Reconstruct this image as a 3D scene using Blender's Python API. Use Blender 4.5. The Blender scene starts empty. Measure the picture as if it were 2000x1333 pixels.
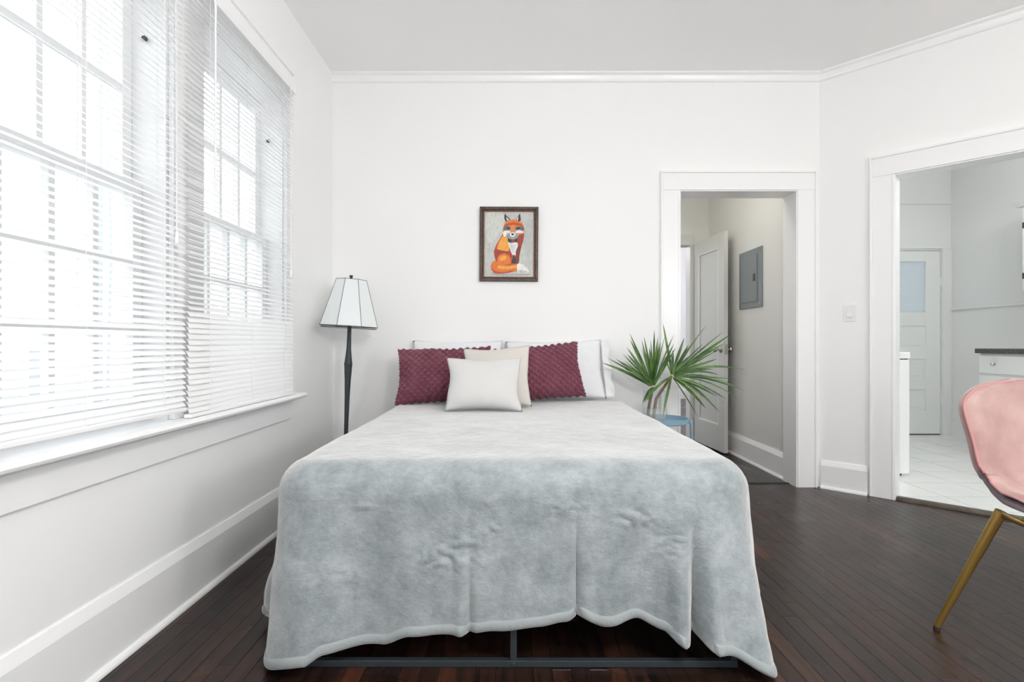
import bpy, bmesh, math, random
from mathutils import Vector, Matrix, noise
random.seed(7)
S = bpy.context.scene
C = S.collection

# ------------------------------------------------------------------ camera, sky, exposure
cam_d = bpy.data.cameras.new('camera')
cam = bpy.data.objects.new('camera', cam_d); C.objects.link(cam); S.camera = cam
cam_d.sensor_fit = 'HORIZONTAL'; cam_d.sensor_width = 36.0
cam_d.lens = 1050 / 2000 * 36.0
cam_d.shift_y = 4.5 / 2000
cam_d.clip_start = 0.02
cam.location = (0, 0, 1.0)
cam.rotation_euler = (math.pi / 2, 0, math.atan(3 / 1050))

W = bpy.data.worlds.new('overcast_sky'); S.world = W; W.use_nodes = True
bg = W.node_tree.nodes['Background']
bg.inputs[0].default_value = (0.93, 0.965, 1.0, 1)
bg.inputs[1].default_value = 1.65
S.view_settings.view_transform = 'Standard'; S.view_settings.look = 'None'
S.view_settings.gamma = 1.0; S.view_settings.use_curve_mapping = False
S.view_settings.exposure = 0.68
S.cycles.max_bounces = 14; S.cycles.diffuse_bounces = 8; S.cycles.glossy_bounces = 4
S.cycles.transmission_bounces = 10; S.cycles.transparent_max_bounces = 24
S.cycles.sample_clamp_indirect = 8.0
S.cycles.caustics_refractive = True; S.cycles.caustics_reflective = False

GLOBE, KGLOBE, HGLOBE = 46.0, 23.0, 13.0               # radiance of the added fill globes
def portal(loc, rot, sx, sy):
    """sampling guide in a window opening: adds no light, only steers rays to the sky"""
    d = bpy.data.lights.new('window_portal', 'AREA'); d.shape = 'RECTANGLE'; d.size = sx; d.size_y = sy
    d.cycles.is_portal = True
    o = bpy.data.objects.new('window_portal', d); C.objects.link(o); o.location = loc; o.rotation_euler = rot
PI = math.pi

# ------------------------------------------------------------------ materials
def sr(r, g, b):
    f = lambda v: ((v / 255 + 0.055) / 1.055) ** 2.4 if v > 10 else v / 255 / 12.92
    return (f(r), f(g), f(b), 1)

def mat(name, col, rough=0.5, metal=0.0, sheen=0.0, sheen_r=0.3, coat=0.0, spec=0.5, bump=None, mix=None, sheen_tint=None):
    """bump = (scale, strength, distance); mix = (colour2, scale, lo, hi, stretch)"""
    m = bpy.data.materials.new(name); m.use_nodes = True
    t = m.node_tree; b = t.nodes['Principled BSDF']
    b.inputs['Base Color'].default_value = col; b.inputs['Roughness'].default_value = rough
    b.inputs['Metallic'].default_value = metal; b.inputs['Sheen Weight'].default_value = sheen
    b.inputs['Sheen Roughness'].default_value = sheen_r
    if sheen_tint: b.inputs['Sheen Tint'].default_value = sheen_tint
    b.inputs['Coat Weight'].default_value = coat; b.inputs['Specular IOR Level'].default_value = spec
    tc = t.nodes.new('ShaderNodeNewGeometry')
    if mix:
        c2, sc, lo, hi, st = mix
        mp = t.nodes.new('ShaderNodeMapping'); mp.inputs['Scale'].default_value = st
        n = t.nodes.new('ShaderNodeTexNoise'); n.inputs['Scale'].default_value = sc; n.inputs['Detail'].default_value = 6
        r = t.nodes.new('ShaderNodeValToRGB')
        r.color_ramp.elements[0].position = lo; r.color_ramp.elements[1].position = hi
        r.color_ramp.elements[0].color = col; r.color_ramp.elements[1].color = c2
        t.links.new(tc.outputs['Position'], mp.inputs[0]); t.links.new(mp.outputs[0], n.inputs['Vector'])
        t.links.new(n.outputs['Fac'], r.inputs[0]); t.links.new(r.outputs[0], b.inputs['Base Color'])
    if bump:
        n = t.nodes.new('ShaderNodeTexNoise'); n.inputs['Scale'].default_value = bump[0]; n.inputs['Detail'].default_value = 5
        bp = t.nodes.new('ShaderNodeBump'); bp.inputs['Strength'].default_value = bump[1]; bp.inputs['Distance'].default_value = bump[2]
        t.links.new(tc.outputs['Position'], n.inputs['Vector']); t.links.new(n.outputs['Fac'], bp.inputs['Height'])
        t.links.new(bp.outputs[0], b.inputs['Normal'])
    return m

M = {}
M['wall'] = mat('wall_paint', (0.90, 0.90, 0.895, 1), 0.6, bump=(9, 0.12, 0.01))
M['ceil'] = mat('ceiling_paint', (0.93, 0.922, 0.917, 1), 0.7, bump=(6, 0.05, 0.01))
M['trim'] = mat('trim_gloss_paint', (0.90, 0.90, 0.90, 1), 0.28, bump=(14, 0.05, 0.004))
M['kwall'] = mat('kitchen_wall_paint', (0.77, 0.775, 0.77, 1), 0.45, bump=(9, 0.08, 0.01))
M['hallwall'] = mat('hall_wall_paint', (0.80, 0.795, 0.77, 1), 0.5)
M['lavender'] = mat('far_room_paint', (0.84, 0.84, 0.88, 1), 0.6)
M['blind'] = mat('blind_enamel', (0.88, 0.88, 0.885, 1), 0.35)
M['cordm'] = mat('blind_cord', (0.86, 0.86, 0.86, 1), 0.7)
M['dark'] = mat('under_gap_dark', (0.02, 0.02, 0.02, 1), 0.8)
M['metal_black'] = mat('black_powder_coat', (0.028, 0.036, 0.042, 1), 0.38, bump=(300, 0.1, 0.001))
M['lamp_black'] = mat('lamp_charcoal_metal', (0.028, 0.038, 0.045, 1), 0.5)
M['wire'] = mat('shade_wire', (0.03, 0.035, 0.035, 1), 0.5)
M['shade'] = mat('shade_linen', (0.80, 0.84, 0.845, 1), 0.85, bump=(500, 0.2, 0.001))
M['white_fab'] = mat('white_cotton', (0.80, 0.81, 0.83, 1), 0.9, sheen=0.2, bump=(45, 0.15, 0.01))
M['cream_fab'] = mat('cream_linen', (0.63, 0.595, 0.55, 1), 0.9, sheen=0.3, bump=(140, 0.25, 0.004))
M['offwhite_fab'] = mat('offwhite_linen', (0.63, 0.625, 0.615, 1), 0.9, sheen=0.3, bump=(160, 0.25, 0.004))
M['mattress'] = mat('mattress_ticking', (0.78, 0.79, 0.80, 1), 0.9)
M['blue'] = mat('pale_blue_enamel', sr(140, 172, 192), 0.42)
M['pink'] = mat('pink_velvet', sr(164, 130, 127), 0.85, sheen=0.55, sheen_r=0.35, sheen_tint=(1, 0.86, 0.84, 1),
                mix=(sr(186, 158, 152), 7, 0.36, 0.66, (1, 1, 1)), bump=(220, 0.1, 0.002))
M['mauve'] = mat('mauve_grey_shell', sr(128, 112, 118), 0.7, sheen=0.4)  # shade on the chair's pink velvet, put into the base colour
M['piping'] = mat('pink_piping', sr(190, 135, 134), 0.8, sheen=0.5)
M['gold'] = mat('brushed_gold', sr(176, 143, 78), 0.38, metal=0.85, bump=(120, 0.05, 0.001))
M['rubber'] = mat('black_rubber', (0.015, 0.015, 0.015, 1), 0.7)
M['chrome'] = mat('nickel', (0.62, 0.60, 0.56, 1), 0.18, metal=1.0)
M['panel_grey'] = mat('panel_grey_enamel', sr(128, 136, 137), 0.5)
M['panel_dark'] = mat('latch_grey', sr(70, 72, 70), 0.5)
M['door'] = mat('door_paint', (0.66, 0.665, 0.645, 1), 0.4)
M['appliance'] = mat('appliance_enamel', (0.84, 0.84, 0.84, 1), 0.25)
M['counter'] = mat('dark_granite', (0.05, 0.048, 0.042, 1), 0.3, mix=((0.16, 0.15, 0.13, 1), 90, 0.45, 0.7, (1, 1, 1)))
M['cab'] = mat('cabinet_paint', (0.80, 0.81, 0.80, 1), 0.35)
M['brass'] = mat('aged_brass', sr(96, 88, 66), 0.4, metal=0.8)
M['tile'] = mat('white_floor_tile', (0.80, 0.81, 0.79, 1), 0.22, mix=((0.84, 0.85, 0.84, 1), 3, 0.3, 0.7, (1, 1, 1)))
M['grout'] = mat('grout', (0.22, 0.215, 0.20, 1), 0.9)
M['threshold'] = mat('threshold_wood', sr(92, 80, 68), 0.4, mix=(sr(56, 46, 38), 12, 0.35, 0.65, (1, 1, 1)))
M['leaf'] = mat('leaf_green', sr(50, 84, 36), 0.42, mix=(sr(108, 140, 70), 11, 0.36, 0.66, (1, 1, 1)))
M['leaf_dk'] = mat('leaf_deep_green', sr(46, 80, 38), 0.42, mix=(sr(92, 128, 58), 14, 0.36, 0.66, (1, 1, 1)))
M['stem'] = mat('stem_bark', sr(134, 112, 84), 0.8, mix=(sr(92, 74, 54), 40, 0.4, 0.65, (1, 1, 0.4)))
M['frame_wood'] = mat('dark_picture_frame', sr(66, 52, 44), 0.45, mix=(sr(92, 76, 64), 60, 0.4, 0.65, (1, 1, 1)))
M['frame_gold'] = mat('copper_lip', sr(150, 92, 62), 0.4, metal=0.5)
M['siding'] = mat('neighbour_siding', (0.84, 0.86, 0.88, 1), 0.7)
M['pole_m'] = mat('downpipe_grey_blue', (0.50, 0.56, 0.60, 1), 0.5)
M['ground'] = mat('yard_concrete', (0.42, 0.42, 0.40, 1), 0.9, mix=((0.5, 0.5, 0.48, 1), 1.2, 0.4, 0.6, (1, 1, 1)))
M['bulb'] = mat('socket_black', (0.03, 0.03, 0.03, 1), 0.5)

def glass_thin(name, tint=(0.97, 0.985, 0.98, 1), refl=0.45, milky=0.0):
    m = bpy.data.materials.new(name); m.use_nodes = True; t = m.node_tree; t.nodes.clear()
    o = t.nodes.new('ShaderNodeOutputMaterial'); mx = t.nodes.new('ShaderNodeMixShader')
    lw = t.nodes.new('ShaderNodeLayerWeight'); lw.inputs[0].default_value = 0.5
    fr = t.nodes.new('ShaderNodeMath'); fr.operation = 'POWER'; fr.inputs[1].default_value = 4.0; t.links.new(lw.outputs['Facing'], fr.inputs[0])
    f2 = t.nodes.new('ShaderNodeMath'); f2.operation = 'MULTIPLY_ADD'; f2.inputs[1].default_value = refl; f2.inputs[2].default_value = 0.03; t.links.new(fr.outputs[0], f2.inputs[0]); fr = f2
    tr = t.nodes.new('ShaderNodeBsdfTransparent'); tr.inputs[0].default_value = tint
    gl = t.nodes.new('ShaderNodeBsdfGlossy'); gl.inputs['Roughness'].default_value = 0.02
    t.links.new(fr.outputs[0], mx.inputs[0]); t.links.new(tr.outputs[0], mx.inputs[1]); t.links.new(gl.outputs[0], mx.inputs[2])
    if milky:
        df = t.nodes.new('ShaderNodeBsdfDiffuse'); df.inputs[0].default_value = (0.9, 0.91, 0.92, 1); m2 = t.nodes.new('ShaderNodeMixShader'); m2.inputs[0].default_value = milky
        t.links.new(mx.outputs[0], m2.inputs[1]); t.links.new(df.outputs[0], m2.inputs[2]); mx = m2
    t.links.new(mx.outputs[0], o.inputs[0]); return m
M['pane'] = glass_thin('window_glass')
M['vase'] = glass_thin('vase_glass', (0.95, 0.96, 0.96, 1), 0.8, 0.05)
def glass_real(name, ior, col=(1, 1, 1, 1), rough=0.0):
    m = bpy.data.materials.new(name); m.use_nodes = True; b = m.node_tree.nodes['Principled BSDF']
    b.inputs['Base Color'].default_value = col; b.inputs['Transmission Weight'].default_value = 1; b.inputs['IOR'].default_value = ior
    b.inputs['Roughness'].default_value = rough; return m
M['water'] = glass_thin('water', (0.95, 0.96, 0.96, 1), 0.4, 0.22)
M['bead'] = glass_real('glass_bead', 1.45, (0.95, 0.97, 0.97, 1), 0.05)
def frosted(name):
    m = bpy.data.materials.new(name); m.use_nodes = True; t = m.node_tree; t.nodes.clear()
    o = t.nodes.new('ShaderNodeOutputMaterial'); mx = t.nodes.new('ShaderNodeMixShader'); mx.inputs[0].default_value = 0.25
    tl = t.nodes.new('ShaderNodeBsdfTranslucent'); tl.inputs[0].default_value = (0.50, 0.555, 0.575, 1)
    gl = t.nodes.new('ShaderNodeBsdfDiffuse'); gl.inputs[0].default_value = (0.6, 0.68, 0.7, 1)
    t.links.new(tl.outputs[0], mx.inputs[1]); t.links.new(gl.outputs[0], mx.inputs[2]); t.links.new(mx.outputs[0], o.inputs[0]); return m
M['frosted'] = frosted('wired_obscure_glass')

def wood_floor():
    m = mat('dark_stained_oak', (0.03, 0.02, 0.016, 1), 0.24, spec=0.32)
    t = m.node_tree; b = t.nodes['Principled BSDF']; L = t.links.new
    g = t.nodes.new('ShaderNodeNewGeometry'); a = t.nodes.new('ShaderNodeAttribute'); a.attribute_name = 'tone'
    comb = t.nodes.new('ShaderNodeVectorMath'); comb.operation = 'MULTIPLY_ADD'
    comb.inputs[1].default_value = (26, 1.5, 1)
    sh = t.nodes.new('ShaderNodeVectorMath'); sh.operation = 'SCALE'; sh.inputs['Scale'].default_value = 37.0
    L(a.outputs['Vector'], sh.inputs[0]); L(g.outputs['Position'], comb.inputs[0]); L(sh.outputs[0], comb.inputs[2])
    n = t.nodes.new('ShaderNodeTexNoise'); n.inputs['Scale'].default_value = 1.6; n.inputs['Detail'].default_value = 8; n.inputs['Roughness'].default_value = 0.65
    L(comb.outputs[0], n.inputs['Vector'])
    r1 = t.nodes.new('ShaderNodeValToRGB'); e = r1.color_ramp.elements
    e[0].position = 0.34; e[0].color = (0.009, 0.0068, 0.006, 1); e[1].position = 0.74; e[1].color = (0.062, 0.024, 0.014, 1)
    L(n.outputs['Fac'], r1.inputs[0])
    r2 = t.nodes.new('ShaderNodeValToRGB'); e = r2.color_ramp.elements
    e[0].position = 0.0; e[0].color = (0.55, 0.6, 0.65, 1); e[1].position = 1.0; e[1].color = (2.1, 1.75, 1.5, 1)
    e2 = r2.color_ramp.elements.new(0.7); e2.color = (0.9, 0.9, 0.9, 1)
    L(a.outputs['Fac'], r2.inputs[0])
    mu = t.nodes.new('ShaderNodeMix'); mu.data_type = 'RGBA'; mu.blend_type = 'MULTIPLY'; mu.inputs[0].default_value = 1
    L(r1.outputs[0], mu.inputs[6]); L(r2.outputs[0], mu.inputs[7]); L(mu.outputs[2], b.inputs['Base Color'])
    n2 = t.nodes.new('ShaderNodeTexNoise'); n2.inputs['Scale'].default_value = 3.0; L(g.outputs['Position'], n2.inputs['Vector'])
    rr = t.nodes.new('ShaderNodeMapRange'); rr.inputs['To Min'].default_value = 0.2; rr.inputs['To Max'].default_value = 0.36
    L(n2.outputs['Fac'], rr.inputs[0]); L(rr.outputs[0], b.inputs['Roughness'])
    bp = t.nodes.new('ShaderNodeBump'); bp.inputs['Strength'].default_value = 0.12; bp.inputs['Distance'].default_value = 0.003
    L(n.outputs['Fac'], bp.inputs['Height']); L(bp.outputs[0], b.inputs['Normal'])
    return m
M['wood'] = wood_floor()
M['subfloor'] = mat('board_gap', (0.012, 0.01, 0.009, 1), 0.9, mix=((0.30, 0.28, 0.26, 1), 5, 0.56, 0.62, (6, 0.5, 1)))

def velvet_blanket():
    m = mat('grey_plush', sr(150, 158, 160), 0.95, sheen=1.0, sheen_r=0.41, sheen_tint=(1.0, 0.975, 0.95, 1))
    t = m.node_tree; b = t.nodes['Principled BSDF']; L = t.links.new
    g = t.nodes.new('ShaderNodeNewGeometry')
    n = t.nodes.new('ShaderNodeTexNoise'); n.inputs['Scale'].default_value = 7; n.inputs['Detail'].default_value = 9; n.inputs['Roughness'].default_value = 0.72; n.inputs['Distortion'].default_value = 0.15
    L(g.outputs['Position'], n.inputs['Vector'])
    r = t.nodes.new('ShaderNodeValToRGB'); e = r.color_ramp.elements
    e[0].position = 0.30; e[0].color = sr(118, 127, 130); e[1].position = 0.72; e[1].color = sr(170, 177, 179)
    L(r.outputs[0], b.inputs['Base Color'])
    mp = t.nodes.new('ShaderNodeMapping'); mp.inputs['Scale'].default_value = (0.55, 0.55, 1.0); mp.inputs['Rotation'].default_value = (0, 0.3, 0); L(g.outputs['Position'], mp.inputs[0])
    n2 = t.nodes.new('ShaderNodeTexNoise'); n2.inputs['Scale'].default_value = 70; n2.inputs['Detail'].default_value = 5; n2.inputs['Roughness'].default_value = 0.7
    L(mp.outputs[0], n2.inputs['Vector'])
    cm = t.nodes.new('ShaderNodeMath'); cm.operation = 'MULTIPLY_ADD'; cm.inputs[1].default_value = 0.30; L(n2.outputs['Fac'], cm.inputs[0])
    c2 = t.nodes.new('ShaderNodeMath'); c2.operation = 'MULTIPLY_ADD'; c2.inputs[1].default_value = 1.0; c2.inputs[2].default_value = -0.15; L(n.outputs['Fac'], c2.inputs[0]); L(c2.outputs[0], cm.inputs[2]); L(cm.outputs[0], r.inputs[0])
    ad = t.nodes.new('ShaderNodeMath'); ad.operation = 'MULTIPLY_ADD'; ad.inputs[1].default_value = 0.4
    L(n2.outputs['Fac'], ad.inputs[0]); L(n.outputs['Fac'], ad.inputs[2])
    bp = t.nodes.new('ShaderNodeBump'); bp.inputs['Strength'].default_value = 0.5; bp.inputs['Distance'].default_value = 0.016
    L(ad.outputs[0], bp.inputs['Height']); L(bp.outputs[0], b.inputs['Normal'])
    return m
M['plush'] = velvet_blanket()
M['plush_hem'] = mat('grey_plush_hem', sr(150, 156, 157), 0.95, sheen=0.6, sheen_r=0.32, bump=(90, 0.3, 0.006))
M['knit'] = mat('burgundy_knit', sr(104, 48, 66), 0.85, sheen=0.55, sheen_r=0.35, sheen_tint=(0.9, 0.7, 0.75, 1),
                mix=(sr(126, 70, 86), 6, 0.35, 0.65, (1, 1, 1)), bump=(260, 0.4, 0.003))

def paint_attr():
    m = mat('acrylic_paint', (0.5, 0.5, 0.5, 1), 0.55)
    t = m.node_tree; b = t.nodes['Principled BSDF']; L = t.links.new
    a = t.nodes.new('ShaderNodeAttribute'); a.attribute_name = 'col'
    g = t.nodes.new('ShaderNodeNewGeometry'); mp = t.nodes.new('ShaderNodeMapping'); mp.inputs['Scale'].default_value = (70, 1, 22); mp.inputs['Rotation'].default_value = (0, 0.4, 0)
    n = t.nodes.new('ShaderNodeTexNoise'); n.inputs['Scale'].default_value = 1.4; n.inputs['Detail'].default_value = 4
    L(g.outputs['Position'], mp.inputs[0]); L(mp.outputs[0], n.inputs['Vector'])
    r = t.nodes.new('ShaderNodeMapRange'); r.inputs['From Min'].default_value = 0.3; r.inputs['From Max'].default_value = 0.7
    r.inputs['To Min'].default_value = 0.88; r.inputs['To Max'].default_value = 1.12; L(n.outputs['Fac'], r.inputs[0])
    mu = t.nodes.new('ShaderNodeVectorMath'); mu.operation = 'SCALE'; L(a.outputs['Color'], mu.inputs[0]); L(r.outputs[0], mu.inputs['Scale'])
    L(mu.outputs[0], b.inputs['Base Color']); return m
M['paint'] = paint_attr()

# ------------------------------------------------------------------ mesh helpers
class MB:
    def __init__(s): s.v = []; s.f = []
    def add(s, vs, fs):
        o = len(s.v); s.v += [tuple(v) for v in vs]; s.f += [tuple(i + o for i in f) for f in fs]; return s
    def box(s, x0, x1, y0, y1, z0, z1):
        v = [(x, y, z) for x in (x0, x1) for y in (y0, y1) for z in (z0, z1)]
        return s.add(v, [(0, 1, 3, 2), (4, 6, 7, 5), (0, 4, 5, 1), (2, 3, 7, 6), (0, 2, 6, 4), (1, 5, 7, 3)])
    def prism(s, prof, axis, a, b):
        """extrude a closed 2-D profile along axis 0/1/2 from a to b"""
        n = len(prof); vs = []
        for t in (a, b):
            for p, q in prof:
                vs.append({0: (t, p, q), 1: (p, t, q), 2: (p, q, t)}[axis])
        return s.add(vs, [tuple(range(n))[::-1], tuple(range(n, 2 * n))] + [(i, (i + 1) % n, n + (i + 1) % n, n + i) for i in range(n)])
    def lathe(s, prof, n=20, cx=0, cy=0, cap=True):
        vs = []; fs = []
        for r, z in prof:
            for k in range(n): vs.append((cx + r * math.cos(2 * PI * k / n), cy + r * math.sin(2 * PI * k / n), z))
        for i in range(len(prof) - 1):
            for k in range(n):
                k2 = (k + 1) % n; fs.append((i * n + k, i * n + k2, (i + 1) * n + k2, (i + 1) * n + k))
        if cap: fs += [tuple(range(n))[::-1], tuple((len(prof) - 1) * n + k for k in range(n))]
        return s.add(vs, fs)
    def tube(s, pts, rad, n=8, cap=True):
        pts = [Vector(p) for p in pts]; m = len(pts)
        rs = rad if isinstance(rad, (list, tuple)) else [rad] * m
        vs = []; fs = []; up = None
        for i, p in enumerate(pts):
            t = (pts[min(i + 1, m - 1)] - pts[max(i - 1, 0)]).normalized()
            if up is None:
                up = Vector((0, 0, 1)) if abs(t.z) < 0.9 else Vector((1, 0, 0))
            a = t.cross(up).normalized(); b = a.cross(t); up = b
            for k in range(n):
                g = 2 * PI * k / n; vs.append(p + (a * math.cos(g) + b * math.sin(g)) * rs[i])
        for i in range(m - 1):
            for k in range(n):
                k2 = (k + 1) % n; fs.append((i * n + k, i * n + k2, (i + 1) * n + k2, (i + 1) * n + k))
        if cap: fs += [tuple(range(n))[::-1], tuple((m - 1) * n + k for k in range(n))]
        return s.add(vs, fs)
    def grid(s, rows):
        nr, nc = len(rows), len(rows[0]); vs = [v for r in rows for v in r]
        return s.add(vs, [(i * nc + j, i * nc + j + 1, (i + 1) * nc + j + 1, (i + 1) * nc + j) for i in range(nr - 1) for j in range(nc - 1)])
    def mesh(s, name):
        me = bpy.data.meshes.new(name); me.from_pydata(s.v, [], s.f); me.validate()
        bm = bmesh.new(); bm.from_mesh(me); bmesh.ops.recalc_face_normals(bm, faces=bm.faces); bm.to_mesh(me); bm.free()
        return me
    def build(s, name, m, parent=None, smooth=False, bevel=0, seg=2):
        return link(name, s.mesh(name), m, parent, smooth, bevel, seg)

def link(name, me, m, parent=None, smooth=False, bevel=0, seg=2):
    o = bpy.data.objects.new(name, me); C.objects.link(o)
    if m and not me.materials: me.materials.append(M[m])
    if parent: o.parent = parent
    if smooth:
        me.polygons.foreach_set('use_smooth', [True] * len(me.polygons))
    if bevel:
        b = o.modifiers.new('edge', 'BEVEL'); b.width = bevel; b.segments = seg; b.limit_method = 'ANGLE'; b.angle_limit = 0.6
    return o
def auto_smooth(o, ang=0.7):
    me = o.data; bm = bmesh.new(); bm.from_mesh(me)
    for e in bm.edges: e.smooth = (len(e.link_faces) == 2 and e.calc_face_angle(0) < ang)
    for f in bm.faces: f.smooth = True
    bm.to_mesh(me); bm.free(); return o
def tag(o, label, cat, group=None, kind=None):
    o['label'] = label; o['category'] = cat
    if group: o['group'] = group
    if kind: o['kind'] = kind
    return o
def empty(name, loc=(0, 0, 0), rot=(0, 0, 0)):
    o = bpy.data.objects.new(name, None); C.objects.link(o); o.location = loc; o.rotation_euler = rot
    o.empty_display_size = 0.1; return o
def solid(o, t, off=-1):
    s = o.modifiers.new('thick', 'SOLIDIFY'); s.thickness = t; s.offset = off; return o
def bx(name, dims, m, parent, bevel=0.0015):
    return MB().box(*dims).build(name, m, parent, bevel=bevel)

# ------------------------------------------------------------------ dimensions
XL, YB, ZC = -1.262, 3.75, 2.88          # left wall, back wall, ceiling
XC = 2.129                               # corner where the slanted wall starts
XR, YR = 3.33, -2.6                      # right wall, rear wall
WY = [(1.18, 1.96), (2.15, 2.94)]        # left-wall window openings (y)
WZ0, WZ1 = 0.70, 2.32
DX0, DX1, DZ = 1.16, 1.961, 2.056        # doorway in the back wall
OS0, OS1, OZ = 0.441, 1.36, 2.072        # opening in the slanted wall
HY0, HY1 = 3.92, 5.50                    # hall
KX1, KY1 = 4.72, 5.815                   # kitchen

def structure(name, mb, m, label, cat, bevel=0):
    return tag(mb.build(name, m, bevel=bevel), label, cat, kind='structure')

# ------------------------------------------------------------------ walls and ceilings
b = MB(); x0, x1 = XL - 0.16, XL
b.box(x0, x1, YR - 0.15, HY0, -0.1, WZ0); b.box(x0, x1, YR - 0.15, HY0, WZ1, ZC)
ys = [YR - 0.15, WY[0][0] - 0.001, WY[0][1] + 0.001, WY[1][0] - 0.001, WY[1][1] + 0.001, HY0]
for i in (0, 2, 4): b.box(x0, x1, ys[i], ys[i + 1], WZ0, WZ1)
structure('wall_left', b, 'wall', 'white plaster wall holding the two blind-covered windows', 'wall')

J = 0.009                                # room left for the jamb boards
b = MB(); b.box(XL - 0.16, DX0 - J, YB, HY0, -0.1, ZC).box(DX1 + J, 2.30, YB, HY0, -0.1, ZC).box(DX0 - J, DX1 + J, YB, HY0, DZ + J, ZC)
structure('wall_back', b, 'wall', 'white wall behind the bed with the picture on it', 'wall')

SL = dict(loc=(XC, YB, 0), rot=(0, 0, -PI / 4))     # local x runs along the slanted wall, -y is the room side
def slanted(o): o.location = SL['loc']; o.rotation_euler = SL['rot']; return o
b = MB(); b.box(0, OS0 - J, 0, 0.12, -0.1, ZC).box(OS1 + J, 1.70, 0, 0.12, -0.1, ZC).box(OS0 - J, OS1 + J, 0, 0.12, OZ + J, ZC)
slanted(structure('wall_slanted', b, 'wall', 'white slanted wall around the kitchen opening', 'wall'))

b = MB(); b.box(XR, XR + 0.12, YR - 0.15, -2.0, -0.1, ZC).box(XR, XR + 0.12, 0.6, 2.55, -0.1, ZC).box(XR, XR + 0.12, -2.0, 0.6, -0.1, 0.75).box(XR, XR + 0.12, -2.0, 0.6, 2.5, ZC)
structure('wall_right', b, 'wall', 'white wall on the far side of the pink chair', 'wall')
b = MB(); b.box(XL - 0.16, -0.7, YR - 0.15, YR, -0.1, ZC).box(0.4, 1.6, YR - 0.15, YR, -0.1, ZC).box(2.7, XR + 0.12, YR - 0.15, YR, -0.1, ZC)
for q in ((-0.7, 0.4), (1.6, 2.7)): b.box(q[0], q[1], YR - 0.15, YR, -0.1, 0.6).box(q[0], q[1], YR - 0.15, YR, 2.55, ZC)
structure('wall_rear', b, 'wall', 'white wall behind the viewer with two tall windows', 'wall')
b = MB().box(XL - 0.16, KX1 + 0.12, YR - 0.15, 10.0, ZC, ZC + 0.1)
structure('ceiling', b, 'ceil', 'plain off-white ceiling above the bed', 'ceiling')

portal((XR - 0.0, -0.7, 1.62), (0, PI / 2, 0), 1.75, 2.6)
portal((-0.15, YR + 0.0, 1.57), (PI / 2, 0, 0), 1.1, 1.95)
portal((2.15, YR + 0.0, 1.57), (PI / 2, 0, 0), 1.1, 1.95)

def added_window(n, mk, label):
    """frames of the windows out of view that let the daylight in"""
    w = empty('window_%d' % n); tag(w, label, 'window', kind='structure'); mk(w)
def rearw(x0, x1, z0, z1):  # added to bring fill light in from behind
    def mk(w):
        MB().box(x0, x1, YR - 0.1, YR - 0.05, z0, z0 + 0.05).box(x0, x1, YR - 0.1, YR - 0.05, z1 - 0.05, z1).box(x0, x0 + 0.05, YR - 0.1, YR - 0.05, z0 + 0.05, z1 - 0.05).box(x1 - 0.05, x1, YR - 0.1, YR - 0.05, z0 + 0.05, z1 - 0.05).build('window_frame', 'trim', w)
        MB().box(x0 + 0.05, x1 - 0.05, YR - 0.1, YR - 0.05, (z0 + z1) / 2 - 0.025, (z0 + z1) / 2 + 0.025).build('meeting_rail', 'trim', w)
    return mk
added_window(3, rearw(-0.7, 0.4, 0.6, 2.55), 'tall white-framed window behind the viewer nearer the blinds')
added_window(4, rearw(1.6, 2.7, 0.6, 2.55), 'tall white-framed window behind the viewer nearer the pink chair')
def rightw(w):  # added to bring fill light in from the right
    MB().box(XR + 0.05, XR + 0.1, -2.0, 0.6, 0.75, 0.8).box(XR + 0.05, XR + 0.1, -2.0, 0.6, 2.45, 2.5).box(XR + 0.05, XR + 0.1, -2.0, -1.95, 0.8, 2.45).box(XR + 0.05, XR + 0.1, 0.55, 0.6, 0.8, 2.45).build('window_frame', 'trim', w)
    MB().box(XR + 0.05, XR + 0.1, -0.725, -0.675, 0.8, 2.45).build('mullion', 'trim', w)
added_window(5, rightw, 'wide white-framed window in the wall beyond the pink chair')

# ------------------------------------------------------------------ floors
PW = 0.0575
def plank_mesh(x0, x1, poly_y, z1, tone):
    """board from x0..x1; poly_y = (y0, y1 at x0, y1 at x1)"""
    y0, ya, yb = poly_y; z0 = z1 - 0.018; e = 0.00035; c = 0.0007
    b = MB()
    P = [(x0 + e, y0 + e), (x1 - e, y0 + e), (x1 - e, yb - e), (x0 + e, ya - e)]
    Q = [(x0 + e + c, y0 + e + c), (x1 - e - c, y0 + e + c), (x1 - e - c, yb - e - c), (x0 + e + c, ya - e - c)]
    vs = [(x, y, z0) for x, y in P] + [(x, y, z1 - c) for x, y in P] + [(x, y, z1) for x, y in Q]
    fs = [(4, 5, 1, 0), (5, 6, 2, 1), (6, 7, 3, 2), (7, 4, 0, 3), (8, 9, 5, 4), (9, 10, 6, 5), (10, 11, 7, 6), (11, 8, 4, 7), (8, 9, 10, 11)]
    return vs, fs
def plank_obj(items, parent, name='plank', stuff=False):
    b = MB(); tones = []
    for vs, fs, tone in items:
        b.add(vs, fs); tones += [tone] * len(vs)
    me = bpy.data.meshes.new(name); me.from_pydata(b.v, [], b.f); me.materials.append(M['wood'])
    a = me.attributes.new('tone', 'FLOAT', 'POINT'); a.data.foreach_set('value', tones)
    o = bpy.data.objects.new(name, me); C.objects.link(o); o.parent = parent
    if stuff: o['kind'] = 'stuff'
    return o
def yend(x):                                    # far end of the main floor at x (under the slanted wall past the corner)
    return YB + 0.085 if x < XC else YB - (x - XC) + 0.06
fl = structure('floor', MB().box(XL - 0.1, XR + 0.1, YR, YB + 0.0, -0.12, -0.0185), 'subfloor', 'dark stained narrow-board wooden floor around the bed', 'floor')
n = int((XR - XL) / PW) + 1; rest = []; NP = 0
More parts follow.
